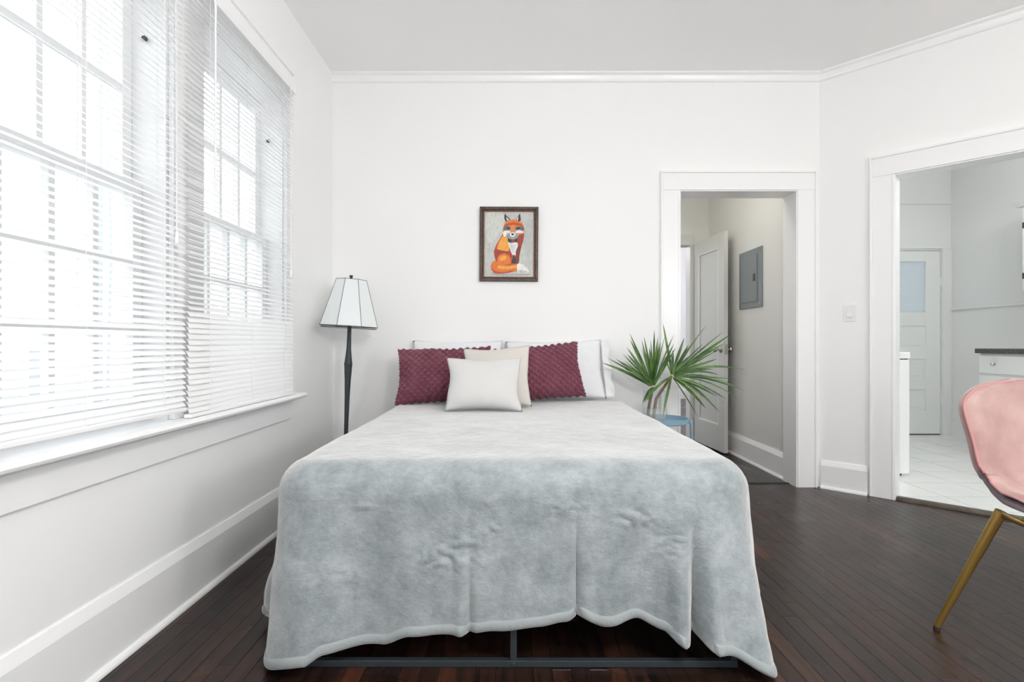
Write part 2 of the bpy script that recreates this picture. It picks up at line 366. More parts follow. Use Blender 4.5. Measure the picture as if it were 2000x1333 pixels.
for i in range(n):
    x0 = XL + i * PW; x1 = x0 + PW
    y = 1.15; cuts = [1.15]; y += random.uniform(0.2, 1.5)
    ye = min(yend(x0), yend(x1))
    while y < ye - 0.3: cuts.append(y); y += random.uniform(0.8, 1.9)
    cuts.append(None)
    for a, c in zip(cuts, cuts[1:]):
        tone = min(1.0, max(0.0, random.gauss(0.42, 0.25)))
        ye0, ye1 = (yend(x0), yend(x1)) if c is None else (c, c)
        vs, fs = plank_mesh(x0, x1, (a, ye0, ye1), 0.0, tone)
        if NP < 300: plank_obj([(vs, fs, tone)], fl); NP += 1
        else: rest.append((vs, fs, tone))
    for a, c in ((YR, -0.7 + 0.5 * math.sin(i * 2.3)), (-0.7 + 0.5 * math.sin(i * 2.3), 1.15)):
        tone = min(1, max(0, random.gauss(0.42, 0.25))); vs, fs = plank_mesh(x0, x1, (a, c, c), 0.0, tone); rest.append((vs, fs, tone))
plank_obj(rest, fl, 'plank_field', True)

hf = structure('floor_hall', MB().box(0.9, 2.05, YB, HY1 + 0.1, -0.12, -0.0185), 'subfloor', 'dark wooden boards of the hall beyond the open doorway', 'floor')
i = 0; x0 = 0.92
while x0 < 2.0:
    a = YB + 0.087; c = a + 0.5 + 0.9 * random.random()
    for p, q in ((a, c), (c, HY1 + 0.1)):
        tone = random.gauss(0.3, 0.15); vs, fs = plank_mesh(x0, x0 + PW, (p, q, q), 0.0, tone); plank_obj([(vs, fs, tone)], hf)
    x0 += PW
ff = structure('floor_far_room', MB().box(-0.6, 3.7, HY1 + 0.1, 9.8, -0.12, -0.02), 'subfloor', 'dark wooden floor of the room past the hall', 'floor')
items = []
x0 = -0.5
while x0 < 3.6:
    tone = random.gauss(0.35, 0.15); y0f = HY1 + 0.1 if x0 < 2.0 else 6.0
    vs, fs = plank_mesh(x0, x0 + PW, (y0f, 9.7, 9.7), 0.0, tone); items.append((vs, fs, tone)); x0 += PW
plank_obj(items, ff, 'plank_field', True)

# kitchen tiles, cut along the slanted wall
def clip(poly, nx, ny, c):
    out = []
    for k in range(len(poly)):
        p, q = poly[k], poly[(k + 1) % len(poly)]
        dp, dq = p[0] * nx + p[1] * ny - c, q[0] * nx + q[1] * ny - c
        if dp >= 0: out.append(p)
        if dp * dq < 0: t = dp / (dp - dq); out.append((p[0] + (q[0] - p[0]) * t, p[1] + (q[1] - p[1]) * t))
    return out
def kpoly(x0, x1, y0, y1, marg=0.055):
    p = [(x0, y0), (x1, y0), (x1, y1), (x0, y1)]
    p = clip(p, 1, 1, XC + YB + marg * 1.4142)
    for nx, ny, c in ((1, 0, 2.10), (-1, 0, -KX1), (0, 1, 2.55), (0, -1, -KY1)):
        if p: p = clip(p, nx, ny, c)
    return p
kp = kpoly(0, 9, 0, 9)
kb = MB().prism(kp, 2, -0.12, 0.0045)
kf = structure('floor_kitchen', kb, 'grout', 'white square-tiled kitchen floor past the threshold', 'floor')
T = 0.341; g = 0.003
for i in range(-3, 7):
    for j in range(-4, 8):
        x0, y0 = 2.785 + i * T, 3.485 + j * T
        p = kpoly(x0 + g, x0 + T - g, y0 + g, y0 + T - g, 0.058)
        if len(p) > 2: MB().prism(p, 2, 0.0, 0.0085 + random.uniform(0, 0.0006)).build('tile', 'tile', kf)

# threshold strip
th = MB().prism([(-0.012, 0.0), (0.064, 0.0), (0.056, 0.017), (0.010, 0.019), (-0.006, 0.010)], 0, OS0 + 0.001, OS1 - 0.001)
o = slanted(structure('trim_1', th, 'threshold', 'worn brown wooden threshold strip at the kitchen opening', 'threshold', 0.002))
structure('trim_2', MB().prism([(YB + 0.075, 0.0), (YB + 0.10, 0.0), (YB + 0.098, 0.005), (YB + 0.077, 0.005)], 0, DX0, DX1), 'dark', 'thin dark seam strip across the hall doorway floor', 'threshold')

# ------------------------------------------------------------------ baseboards, crown, casings
def base_profile(h, t=0.02):
    return [(0, 0), (t + 0.016, 0), (t + 0.015, 0.008), (t + 0.010, 0.015), (t + 0.002, 0.018), (t, 0.02), (t, h - 0.034), (t - 0.002, h - 0.028), (t - 0.013, h), (0, h)]
pr = [(XL + a, z) for a, z in base_profile(0.225)]
structure('baseboard_left', MB().prism(pr, 1, YR, YB), 'trim', 'tall white baseboard under the windows', 'baseboard')
pr = [(YB - a, z) for a, z in base_profile(0.19)]
structure('baseboard_back', MB().prism(pr, 0, XL + 0.02, DX0 - 0.137), 'trim', 'white baseboard behind the bed head', 'baseboard')
pr = [(-a, z) for a, z in base_profile(0.19)]
slanted(structure('baseboard_slanted', MB().prism(pr, 0, 0.015, OS0 - 0.15), 'trim', 'short white baseboard under the light switch', 'baseboard'))
pr = [(2.0 - a, z) for a, z in base_profile(0.19)]
structure('baseboard_hall', MB().prism(pr, 1, HY0, HY1), 'trim', 'white baseboard along the hall wall under the breaker panel', 'baseboard')
cr = [(0, ZC), (0.042, ZC), (0.042, ZC - 0.010), (0.022, ZC - 0.020), (0.014, ZC - 0.042), (0.014, ZC - 0.056), (0.008, ZC - 0.060), (0, ZC - 0.062)]
structure('trim_crown_back', MB().prism([(YB - a, z) for a, z in cr], 0, XL, XC), 'trim', 'thin white crown moulding above the picture', 'moulding')
slanted(structure('trim_crown_slanted', MB().prism([(-a, z) for a, z in cr], 0, 0.0, 1.69), 'trim', 'thin white crown moulding above the kitchen opening', 'moulding'))

def casing(name, x0, x1, zt, depth, label, yo=0.0):
    """door casing in local coords: wall face at y=0, room at -y, jamb runs to +depth"""
    w = 0.126
    root = empty(name); tag(root, label, 'door casing', kind='structure')
    for k, (a, bb) in enumerate(((x0 - w, x0 - 0.008), (x1 + 0.008, x1 + w))):
        bx('casing_board', (a, bb, -0.020, 0, 0, zt + 0.008), 'trim', root, 0.002)
        e = (a - 0.014, a) if k == 0 else (bb, bb + 0.014)
        bx('back_band', (e[0], e[1], -0.030, 0, 0, zt + w + 0.014), 'trim', root, 0.004)
        i_ = (bb - 0.010, bb + 0.001) if k == 0 else (a - 0.001, a + 0.010)
        bx('bead', (i_[0], i_[1], -0.024, -0.018, 0, zt + 0.006), 'trim', root, 0.002)
    bx('head_board', (x0 - w, x1 + w, -0.021, 0, zt + 0.0085, zt + w), 'trim', root, 0.002)
    bx('back_band', (x0 - w, x1 + w, -0.030, 0, zt + w, zt + w + 0.014), 'trim', root, 0.004)
    bx('bead', (x0 - 0.008, x1 + 0.008, -0.025, -0.019, zt + 0.008, zt + 0.018), 'trim', root, 0.002)
    for a, bb in ((x0, x0 - 0.008), (x1 + 0.008, x1)):
        bx('jamb', (min(a, bb) , max(a, bb), -0.016, depth, 0.0, zt + 0.008), 'trim', root, 0.001)
    bx('jamb_head', (x0, x1, -0.016, depth, zt, zt + 0.008), 'trim', root, 0.001)
    return root
r = casing('trim_door_hall', DX0, DX1, DZ, 0.168, 'white wooden casing around the hall doorway'); r.location = (0, YB, 0)
r = casing('trim_door_kitchen', OS0, OS1, OZ, 0.12, 'white wooden casing around the kitchen opening'); slanted(r)

# light switch on the slanted wall
sw = empty('light_switch'); slanted(sw); tag(sw, 'white paddle light switch between the two doorways', 'light switch')
MB().box(0.149, 0.221, -0.0065, 0, 1.146, 1.260).build('wall_plate', 'appliance', sw, bevel=0.002)
MB().box(0.168, 0.202, -0.008, -0.0064, 1.170, 1.236).build('surround', 'appliance', sw, bevel=0.001)
MB().prism([(-0.008, 1.172), (-0.0145, 1.176), (-0.010, 1.203), (-0.0095, 1.234), (-0.008, 1.235)], 0, 0.170, 0.200).build('paddle', 'appliance', sw, bevel=0.0007)
for z in (1.158, 1.248): MB().lathe([(0.003, 0), (0.003, 0.0012)], 10).build('screw', 'appliance', sw).matrix_local = Matrix.Translation((0.185, -0.0064, z)) @ Matrix.Rotation(PI / 2, 4, 'X')

# ------------------------------------------------------------------ hall and far room
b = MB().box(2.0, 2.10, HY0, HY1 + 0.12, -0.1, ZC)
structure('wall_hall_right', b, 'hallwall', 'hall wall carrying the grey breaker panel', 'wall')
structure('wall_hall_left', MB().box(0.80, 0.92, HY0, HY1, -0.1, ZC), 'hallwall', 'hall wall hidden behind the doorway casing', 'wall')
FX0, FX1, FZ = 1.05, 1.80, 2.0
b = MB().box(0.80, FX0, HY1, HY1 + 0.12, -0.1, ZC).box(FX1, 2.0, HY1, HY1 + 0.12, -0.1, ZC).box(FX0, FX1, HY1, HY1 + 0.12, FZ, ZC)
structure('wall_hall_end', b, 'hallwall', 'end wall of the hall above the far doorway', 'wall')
structure('ceiling_hall', MB().box(0.92, 2.0, HY0, HY1, 2.62, 2.66), 'hallwall', 'low ceiling of the hall', 'ceiling')
tr = empty('trim_door_far'); tag(tr, 'painted casing around the doorway at the end of the hall', 'door casing', kind='structure')
bx('head_board', (FX0 - 0.1, FX1 + 0.04, HY1 - 0.02, HY1, FZ, FZ + 0.11), 'door', tr)
bx('casing_board', (FX1, FX1 + 0.04, HY1 - 0.02, HY1, 0, FZ), 'door', tr)
bx('casing_board', (FX0 - 0.1, FX0, HY1 - 0.02, HY1, 0, FZ), 'door', tr)

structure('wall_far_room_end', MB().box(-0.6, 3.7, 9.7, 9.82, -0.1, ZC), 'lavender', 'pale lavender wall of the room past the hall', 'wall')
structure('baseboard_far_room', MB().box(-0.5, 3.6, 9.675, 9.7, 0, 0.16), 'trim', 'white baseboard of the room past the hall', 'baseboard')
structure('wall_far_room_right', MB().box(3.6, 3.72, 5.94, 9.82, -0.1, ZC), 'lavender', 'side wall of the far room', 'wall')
b = MB().box(-0.62, -0.5, HY1 + 0.1, 6.3, -0.1, ZC).box(-0.62, -0.5, 9.2, 9.82, -0.1, ZC).box(-0.62, -0.5, 6.3, 9.2, -0.1, 0.4).box(-0.62, -0.5, 6.3, 9.2, 2.6, ZC)  # opening added to brighten the far room
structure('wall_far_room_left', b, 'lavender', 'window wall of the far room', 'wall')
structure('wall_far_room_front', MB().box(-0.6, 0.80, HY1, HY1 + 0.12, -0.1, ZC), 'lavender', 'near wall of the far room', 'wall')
portal((-0.52, 7.75, 1.55), (0, -PI / 2, 0), 1.9, 2.9)

# the open hall door: hinged at the far end, nearly flat against the hall wall
dr = empty('door_1', (1.872, HY1 - 0.03, 0.0)); tag(dr, 'white one-panel door standing open in the hall', 'door', kind='structure')
dl = 0.640; ang = math.atan2(-1, 0.085)
dr.rotation_euler = (0, 0, ang)           # local x runs from hinge towards the room
# local y positive faces the hall wall
z0, z1 = 0.012, 2.012; t0, t1 = -0.038, 0.0
MB().box(0, 0.10, t0, t1, z0, z1).build('hinge_stile', 'door', dr, bevel=0.002)
MB().box(dl - 0.115, dl, t0, t1, z0, z1).build('lock_stile', 'door', dr, bevel=0.002)
MB().box(0.10, dl - 0.115, t0, t1, z1 - 0.13, z1).build('top_rail', 'door', dr, bevel=0.002)
MB().box(0.10, dl - 0.115, t0, t1, z0, z0 + 0.235).build('bottom_rail', 'door', dr, bevel=0.002)
MB().box(0.10, dl - 0.115, t0 + 0.013, t1 - 0.013, z0 + 0.235, z1 - 0.13).build('panel', 'door', dr)
mb = MB(); xa, xb, za, zb = 0.10, dl - 0.115, z0 + 0.235, z1 - 0.13
for s_ in (t0, t1):
    yy = (t0, t0 + 0.012) if s_ == t0 else (t1 - 0.012, t1)
    for q in ((xa, xb, za, za + 0.014), (xa, xb, zb - 0.014, zb), (xa, xa + 0.014, za + 0.014, zb - 0.014), (xb - 0.014, xb, za + 0.014, zb - 0.014)):
        mb.box(q[0], q[1], yy[0] + 0.002, yy[1] - 0.002, q[2], q[3])
mb.build('panel_moulding', 'trim', dr, bevel=0.003)
kn = [(0.0, 0.0), (0.030, 0.0), (0.030, 0.004), (0.024, 0.008), (0.011, 0.012), (0.010, 0.030), (0.020, 0.038), (0.027, 0.048), (0.027, 0.058), (0.020, 0.066), (0.0, 0.069)]
for sgn, yy in ((1, t0), (-1, t1)):
    k = MB().lathe([(max(r_, 0.0005), z) for r_, z in kn], 20).build('knob', 'chrome', dr, smooth=True)
    k.matrix_local = Matrix.Translation((dl - 0.062, yy, 0.945)) @ Matrix.Rotation(PI / 2 * sgn, 4, 'X')
bx('latch_plate', (dl - 0.0005, dl + 0.0015, t0 + 0.006, t1 - 0.006, 0.90, 0.99), 'chrome', dr, 0)
for z in (0.25, 1.78):
    MB().lathe([(0.008, z), (0.008, z + 0.09)], 10, -0.006, t1 + 0.0).build('hinge', 'chrome', dr, smooth=False)

# breaker panel on the hall wall
bp_ = empty('breaker_panel'); tag(bp_, 'grey metal breaker panel set in the hall wall', 'electric panel')
py0, py1, pz0, pz1 = 4.315, 4.745, 1.295, 1.785
MB().box(1.988, 2.0, py0, py1, pz0, pz1).build('cover', 'panel_grey', bp_, bevel=0.003)
d_ = MB().box(1.981, 1.988, py0 + 0.075, py1 - 0.065, pz0 + 0.05, pz1 - 0.05).build('panel_door', 'panel_grey', bp_, bevel=0.002)
MB().box(1.975, 1.981, py0 + 0.10, py0 + 0.135, 1.515, 1.575).build('latch', 'panel_dark', d_, bevel=0.002)
for yy in (py0 + 0.025, py1 - 0.025):
    for zz in (pz0 + 0.03, pz1 - 0.03):
        MB().lathe([(0.006, 0), (0.006, 0.003)], 8).build('screw', 'chrome', bp_).matrix_local = Matrix.Translation((1.988, yy, zz)) @ Matrix.Rotation(-PI / 2, 4, 'Y')

# ------------------------------------------------------------------ kitchen
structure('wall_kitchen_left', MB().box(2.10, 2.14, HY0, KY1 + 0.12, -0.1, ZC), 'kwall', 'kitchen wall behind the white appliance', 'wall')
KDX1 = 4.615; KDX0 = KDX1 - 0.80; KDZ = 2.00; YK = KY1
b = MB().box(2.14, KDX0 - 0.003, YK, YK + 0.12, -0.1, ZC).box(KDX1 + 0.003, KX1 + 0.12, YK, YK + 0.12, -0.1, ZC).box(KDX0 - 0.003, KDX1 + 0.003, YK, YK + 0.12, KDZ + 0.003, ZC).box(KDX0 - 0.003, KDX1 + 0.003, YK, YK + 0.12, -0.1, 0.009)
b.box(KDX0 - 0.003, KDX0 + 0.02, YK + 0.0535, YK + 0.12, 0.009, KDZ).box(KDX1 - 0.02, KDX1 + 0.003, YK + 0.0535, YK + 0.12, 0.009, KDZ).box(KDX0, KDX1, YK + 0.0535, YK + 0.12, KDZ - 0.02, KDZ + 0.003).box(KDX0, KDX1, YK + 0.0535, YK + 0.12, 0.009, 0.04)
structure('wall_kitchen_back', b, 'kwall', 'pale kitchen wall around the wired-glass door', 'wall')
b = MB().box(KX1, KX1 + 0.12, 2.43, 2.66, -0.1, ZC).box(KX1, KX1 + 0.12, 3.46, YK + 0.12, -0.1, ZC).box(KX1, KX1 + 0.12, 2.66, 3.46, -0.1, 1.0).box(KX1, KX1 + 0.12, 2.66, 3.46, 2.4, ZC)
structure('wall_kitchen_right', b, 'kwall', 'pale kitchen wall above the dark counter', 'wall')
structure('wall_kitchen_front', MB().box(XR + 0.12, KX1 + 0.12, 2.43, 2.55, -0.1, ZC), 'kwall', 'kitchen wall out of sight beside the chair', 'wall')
portal((KX1 + 0.0, 3.06, 1.7), (0, PI / 2, 0), 1.4, 0.8)
def kitw(w):  # added out of view to brighten the kitchen
    xa, xb = KX1 + 0.04, KX1 + 0.08
    MB().box(xa, xb, 2.66, 3.46, 1.0, 1.05).box(xa, xb, 2.66, 3.46, 2.35, 2.4).box(xa, xb, 2.66, 2.71, 1.05, 2.35).box(xa, xb, 3.41, 3.46, 1.05, 2.35).box(xa, xb, 2.71, 3.41, 1.68, 1.72).build('window_frame', 'trim', w)
    for q in ((1.05, 1.68), (1.72, 2.35)): MB().box(xa + 0.018, xa + 0.022, 2.71, 3.41, q[0], q[1]).build('pane', 'pane', w)  # panes of the added kitchen window
added_window(6, kitw, 'white-framed kitchen window beside the upper cabinet')
structure('trim_rail_kitchen_back', MB().box(2.14, KX1, YK - 0.02, YK, 2.50, 2.53), 'kwall', 'thin rail high on the kitchen wall over the door', 'moulding', 0.003)
structure('trim_rail_kitchen_right', MB().box(KX1 - 0.022, KX1, 4.4, YK - 0.002, 1.355, 1.385), 'kwall', 'thin rail on the kitchen wall above the counter', 'moulding', 0.003)
structure('baseboard_kitchen', MB().box(KX1 - 0.015, KX1, 4.4, YK - 0.002, 0.009, 0.16), 'kwall', 'low pale baseboard beside the kitchen door', 'baseboard', 0.003)

kd = empty('door_2', (0, 0, 0.0)); tag(kd, 'white panelled kitchen door with a wired-glass window', 'door', kind='structure')
ya, yb = YK + 0.012, YK + 0.052
wx0, wx1, wz0, wz1 = KDX0 + 0.155, KDX1 - 0.155, 1.335, 1.885
MB().box(KDX0, wx0, ya, yb, 0.02, KDZ).build('stile', 'cab', kd, bevel=0.002)
MB().box(wx1, KDX1, ya, yb, 0.02, KDZ).build('stile', 'cab', kd, bevel=0.002)
MB().box(wx0, wx1, ya, yb, wz1, KDZ).build('top_rail', 'cab', kd, bevel=0.002)
pan = [(0.27, 0.50), (0.61, 0.83), (0.94, 1.19)]
rails = [(0.02, 0.27), (0.50, 0.61), (0.83, 0.94), (1.19, wz0)]
for q in rails: MB().box(wx0, wx1, ya, yb, q[0], q[1]).build('rail', 'cab', kd, bevel=0.002)
for q in pan:
    p_ = MB().box(wx0, wx1, ya + 0.014, yb - 0.014, q[0], q[1]).build('panel', 'cab', kd)
    MB().box(wx0 + 0.035, wx1 - 0.035, ya + 0.007, ya + 0.0145, q[0] + 0.035, q[1] - 0.035).build('raised_field', 'cab', p_, bevel=0.004)
MB().box(wx0, wx1, ya + 0.020, ya + 0.026, wz0, wz1).build('pane', 'frosted', kd)
mb = MB()                                   # diamond wire in the glass
k = -30
while k < 30:
    for sg in (1, -1):
        c0 = wx0 + k * 0.030
        pts = []
        for xx in (wx0, wx1):
            zz = wz0 + (xx - c0) * 0.62 if sg == 1 else wz1 - (xx - c0) * 0.62
            pts.append((xx, zz))
        (xa, za), (xb, zb) = pts
        def cut(zl):
            tt = (zl - za) / (zb - za); return (xa + (xb - xa) * tt, zl)
        lo, hi = wz0, wz1
        P = [p for p in pts if lo <= p[1] <= hi]
        for zl in (lo, hi):
            q = cut(zl)
            if wx0 < q[0] < wx1: P.append(q)
        if len(P) == 2:
            mb.tube([(P[0][0], ya + 0.018, P[0][1]), (P[1][0], ya + 0.018, P[1][1])], 0.0022, 4)
    k += 1
mb.build('wire_mesh', 'appliance', kd)
for zz in (0.35, 1.62):
    MB().box(KDX1 - 0.004, KDX1 + 0.03, ya - 0.006, ya, zz, zz + 0.10).lathe([(0.008, zz - 0.006), (0.008, zz + 0.106)], 10, KDX1 + 0.010, ya - 0.008).build('hinge', 'cab', kd)
bx('door_sweep', (KDX0, KDX1, ya + 0.004, yb - 0.004, 0.0095, 0.02), 'dark', kd, 0)
tk = empty('trim_door_kitchen_back'); tag(tk, 'painted casing around the wired-glass kitchen door', 'door casing', kind='structure')
bx('casing_board', (KDX1 + 0.004, KX1 - 0.001, YK - 0.018, YK, 0.009, KDZ + 0.02), 'kwall', tk, 0.003)
bx('casing_board', (KDX0 - 0.11, KDX0 - 0.004, YK - 0.018, YK, 0.009, KDZ + 0.02), 'kwall', tk, 0.003)
bx('head_board', (KDX0 - 0.11, KX1 - 0.001, YK - 0.02, YK, KDZ + 0.02, KDZ + 0.045), 'kwall', tk, 0.003)

ap = empty('washing_machine', (2.30, 4.01, 0.0085)); tag(ap, 'white enamel appliance with a flat lid just inside the kitchen', 'appliance')
MB().box(0, 0.65, 0, 0.62, 0.018, 0.87).build('body', 'appliance', ap, bevel=0.008)
MB().box(-0.003, 0.656, -0.003, 0.623, 0.876, 0.925).build('lid', 'appliance', ap, bevel=0.008)
MB().box(0.01, 0.64, 0.01, 0.61, 0.868, 0.878).build('gap_seal', 'dark', ap)
for xx in (0.05, 0.60):
    for yy in (0.05, 0.57): MB().lathe([(0.02, 0), (0.02, 0.019)], 12, xx, yy).build('foot', 'rubber', ap)
MB().box(0.65, 0.662, 0.03, 0.59, 0.10, 0.80).build('front_panel', 'appliance', ap, bevel=0.005)

CX = 4.06                                   # front face of the base cabinets (they face the kitchen's middle)
cy1 = 4.70
cb = empty('base_cabinet', (CX, 0, 0.0085)); tag(cb, 'white base cabinet with a small-knobbed drawer under the dark counter', 'cabinet')
MB().box(0.0, KX1 - CX - 0.001, 3.5, cy1, 0.10, 0.905).build('body', 'cab', cb, bevel=0.002)
MB().box(0.05, KX1 - CX - 0.001, 3.5, cy1, 0.0, 0.10).build('plinth', 'cab', cb)
for q in ((cy1 - 0.50, cy1 - 0.02), (cy1 - 1.02, cy1 - 0.53)):
    d_ = MB().box(-0.018, 0, q[0], q[1], 0.735, 0.885).build('drawer', 'cab', cb, bevel=0.003)
    MB().lathe([(0.006, 0), (0.006, 0.012), (0.014, 0.018), (0.015, 0.026), (0.008, 0.031), (0.0005, 0.032)], 14).build('knob', 'chrome', d_, smooth=True).matrix_local = Matrix.Translation((-0.018, q[1] - 0.15, 0.815)) @ Matrix.Rotation(-PI / 2, 4, 'Y')
    d_ = MB().box(-0.018, 0, q[0], q[1], 0.13, 0.715).build('cabinet_door', 'cab', cb, bevel=0.003)
    MB().lathe([(0.006, 0), (0.006, 0.012), (0.014, 0.018), (0.015, 0.026), (0.008, 0.031), (0.0005, 0.032)], 14).build('knob', 'chrome', d_, smooth=True).matrix_local = Matrix.Translation((-0.018, q[0] + 0.05, 0.62)) @ Matrix.Rotation(-PI / 2, 4, 'Y')
ct = MB().box(CX - 0.03, KX1 - 0.001, 3.49, cy1 + 0.012, 0.914, 0.955).build('countertop', 'counter', bevel=0.004)
tag(ct, 'dark speckled countertop on the white kitchen cabinet', 'countertop')

UX = 4.36
uc = empty('wall_cabinet', (UX, 0, 0)); tag(uc, 'white upper cabinet with dark hinges at the frame edge', 'cabinet')
MB().box(0, KX1 - UX - 0.001, 3.6, 4.62, 1.44, 2.17).build('body', 'cab', uc, bevel=0.002)
MB().prism([(-0.022, 2.17), (-0.055, 2.215), (KX1 - UX - 0.001, 2.215), (KX1 - UX - 0.001, 2.17)], 1, 3.58, 4.66).build('cornice', 'cab', uc, bevel=0.002)
for q in ((4.13, 4.60), (3.63, 4.10)):
    d_ = MB().box(-0.018, 0, q[0], q[1], 1.46, 2.15).build('cabinet_door', 'cab', uc, bevel=0.003)
    for zz in (1.55, 1.98): MB().box(-0.024, -0.017, q[1] - 0.055, q[1] - 0.004, zz, zz + 0.05).build('hinge', 'brass', d_, bevel=0.001)
    MB().lathe([(0.006, 0), (0.006, 0.012), (0.014, 0.02), (0.0005, 0.03)], 12).build('knob', 'chrome', d_, smooth=True).matrix_local = Matrix.Translation((-0.018, q[0] + 0.04, 1.52)) @ Matrix.Rotation(-PI / 2, 4, 'Y')

# ------------------------------------------------------------------ added fill globes for the rooms, hall and kitchen, all out of view
def emit(name, col, strength):
    m = bpy.data.materials.new(name); m.use_nodes = True; t = m.node_tree; t.nodes.clear()
    o = t.nodes.new('ShaderNodeOutputMaterial'); e = t.nodes.new('ShaderNodeEmission')
    e.inputs[0].default_value = col; e.inputs[1].default_value = strength; t.links.new(e.outputs[0], o.inputs[0]); return m
M['globe'] = emit('lit_opal_globe', (1.0, 0.98, 0.955, 1), GLOBE)
M['kglobe'] = emit('lit_kitchen_globe', (0.98, 1.0, 0.985, 1), KGLOBE)
def fill_globe(x, y, zc, ztop, r, m, label):
    g_ = empty('pendant_lamp', (x, y, ztop)); tag(g_, label, 'ceiling lamp', 'round opal pendant lamps')
    h = ztop - zc
    MB().lathe([(0.06, 0), (0.06, -0.012), (0.03, -0.03), (0.006, -0.034)], 20).build('ceiling_rose', 'chrome', g_, smooth=True)
    MB().tube([(0, 0, -0.03), (0, 0, -h + r)], 0.005, 8).build('rod', 'chrome', g_)
    MB().lathe([(max(0.001, r * math.sin(PI * k / 16)), -h + r * math.cos(PI * k / 16)) for k in range(17)], 28, cap=False).build('globe', m, g_, smooth=True)
fill_globe(0.60, 0.25, 1.80, ZC, 0.16, 'globe', 'opal globe pendant lamp above the open floor, in front of the bed')  # added fill for the ceiling and left wall
M['rglobe'] = emit('lit_rear_globe', (1.0, 0.98, 0.955, 1), GLOBE * 1.0)
fill_globe(2.45, -0.5, 1.70, ZC, 0.16, 'rglobe', 'opal globe pendant lamp near the wall beyond the pink chair')  # added out of view to light the left wall head-on
M['hglobe'] = emit('lit_hall_globe', (1.0, 0.97, 0.90, 1), HGLOBE)
fill_globe(1.25, 4.15, 2.45, 2.62, 0.09, 'hglobe', 'small opal globe lamp on the hall ceiling')  # added above the doorway to brighten the hall
fill_globe(1.6, 8.0, 2.4, ZC, 0.16, 'globe', 'opal globe pendant lamp in the room past the hall')  # added, unseen, to brighten the far room
fill_globe(3.75, 3.5, 2.45, ZC, 0.14, 'kglobe', 'opal globe pendant lamp on the kitchen ceiling')  # added, unseen, to brighten the kitchen

# ------------------------------------------------------------------ windows in the left wall
def sash_window(n, y0, y1, label):
    w = empty('window_%d' % n); tag(w, label, 'window', kind='structure')
    xi, xo = XL, XL - 0.16
    for q in ((y0, y0 + 0.012), (y1 - 0.012, y1)): bx('jamb', (xo, xi, q[0], q[1], WZ0, WZ1), 'trim', w, 0)
    bx('jamb_head', (xo, xi, y0 + 0.012, y1 - 0.012, WZ1 - 0.014, WZ1 - 0.001), 'trim', w, 0)
    bx('outer_sill', (xo - 0.05, xi - 0.078, y0 + 0.012, y1 - 0.012, WZ0 + 0.001, WZ0 + 0.02), 'trim', w, 0)
    a, c = y0 + 0.014, y1 - 0.014; st = 0.046
    for kind, xf, xb, z0, z1, rb, rt, rows in (('lower_sash', xi - 0.085, xi - 0.120, WZ0 + 0.02, 1.575, 0.075, 0.036, 3), ('upper_sash', xi - 0.122, xi - 0.156, 1.54, WZ1 - 0.015, 0.036, 0.06, 2)):
        s = MB().box(xb, xf, a, a + st, z0, z1).box(xb, xf, c - st, c, z0, z1).box(xb, xf, a + st, c - st, z0, z0 + rb).box(xb, xf, a + st, c - st, z1 - rt, z1).build(kind, 'trim', w, bevel=0.002)
        gy0, gy1, gz0, gz1 = a + st, c - st, z0 + rb, z1 - rt; cols = 4; mw = 0.011
        xm = (xf + xb) / 2
        for k in range(1, cols):
            yy = gy0 + (gy1 - gy0) * k / cols; MB().box(xm - 0.014, xm + 0.014, yy - mw, yy + mw, gz0, gz1).build('muntin', 'trim', s, bevel=0.002)
        for k in range(1, rows):
            zz = gz0 + (gz1 - gz0) * k / rows; MB().box(xm - 0.0125, xm + 0.0125, gy0, gy1, zz - mw, zz + mw).build('muntin', 'trim', s, bevel=0.002)
        for i in range(cols):
            for j in range(rows):
                p0, p1 = gy0 + (gy1 - gy0) * i / cols, gy0 + (gy1 - gy0) * (i + 1) / cols
                q0, q1 = gz0 + (gz1 - gz0) * j / rows, gz0 + (gz1 - gz0) * (j + 1) / rows
                me = MB().add([(xm, p0, q0), (xm, p1, q0), (xm, p1, q1), (xm, p0, q1)], [(0, 1, 2, 3)]).mesh('pane')
                link('pane', me, 'pane', s)
    for yy in (a + 0.006, c - 0.006):       # sash chains at the top of each side
        MB().lathe([(0.010, 0), (0.010, 0.008)], 10).build('sash_pulley', 'metal_black', w).matrix_local = Matrix.Translation((xi - 0.07, yy, 2.10)) @ Matrix.Rotation(PI / 2, 4, 'X')
    portal((xi - 0.165, (y0 + y1) / 2, (WZ0 + WZ1) / 2), (0, -PI / 2, 0), WZ1 - WZ0 - 0.05, y1 - y0 - 0.04)
sash_window(1, *WY[0], 'double-hung multi-pane window behind the blind nearest the viewer')
sash_window(2, *WY[1], 'double-hung multi-pane window behind the blind nearest the lamp')

tr = empty('trim_window'); tag(tr, 'white casing, stool and apron around the pair of windows', 'window casing', kind='structure')
CY0, CY1 = WY[0][0] - 0.13, 3.0
bx('side_board', (XL, XL + 0.022, WY[1][1], CY1, 0.722, WZ1 + 0.0), 'trim', tr, 0.002)
bx('side_board', (XL, XL + 0.022, CY0, WY[0][0], 0.722, WZ1 + 0.0), 'trim', tr, 0.002)
bx('mullion_board', (XL, XL + 0.022, WY[0][1], WY[1][0], 0.722, WZ1 + 0.0), 'trim', tr, 0.002)
bx('head_board', (XL, XL + 0.024, CY0, CY1, WZ1 + 0.0, 2.50), 'trim', tr, 0.002)
bx('head_cap', (XL, XL + 0.036, CY0 - 0.01, CY1 + 0.012, 2.50, 2.518), 'trim', tr, 0.004)
pr = [(XL - 0.075, 0.700), (XL + 0.078, 0.694), (XL + 0.090, 0.699), (XL + 0.094, 0.708), (XL + 0.090, 0.717), (XL + 0.078, 0.7215), (XL - 0.075, 0.722)]
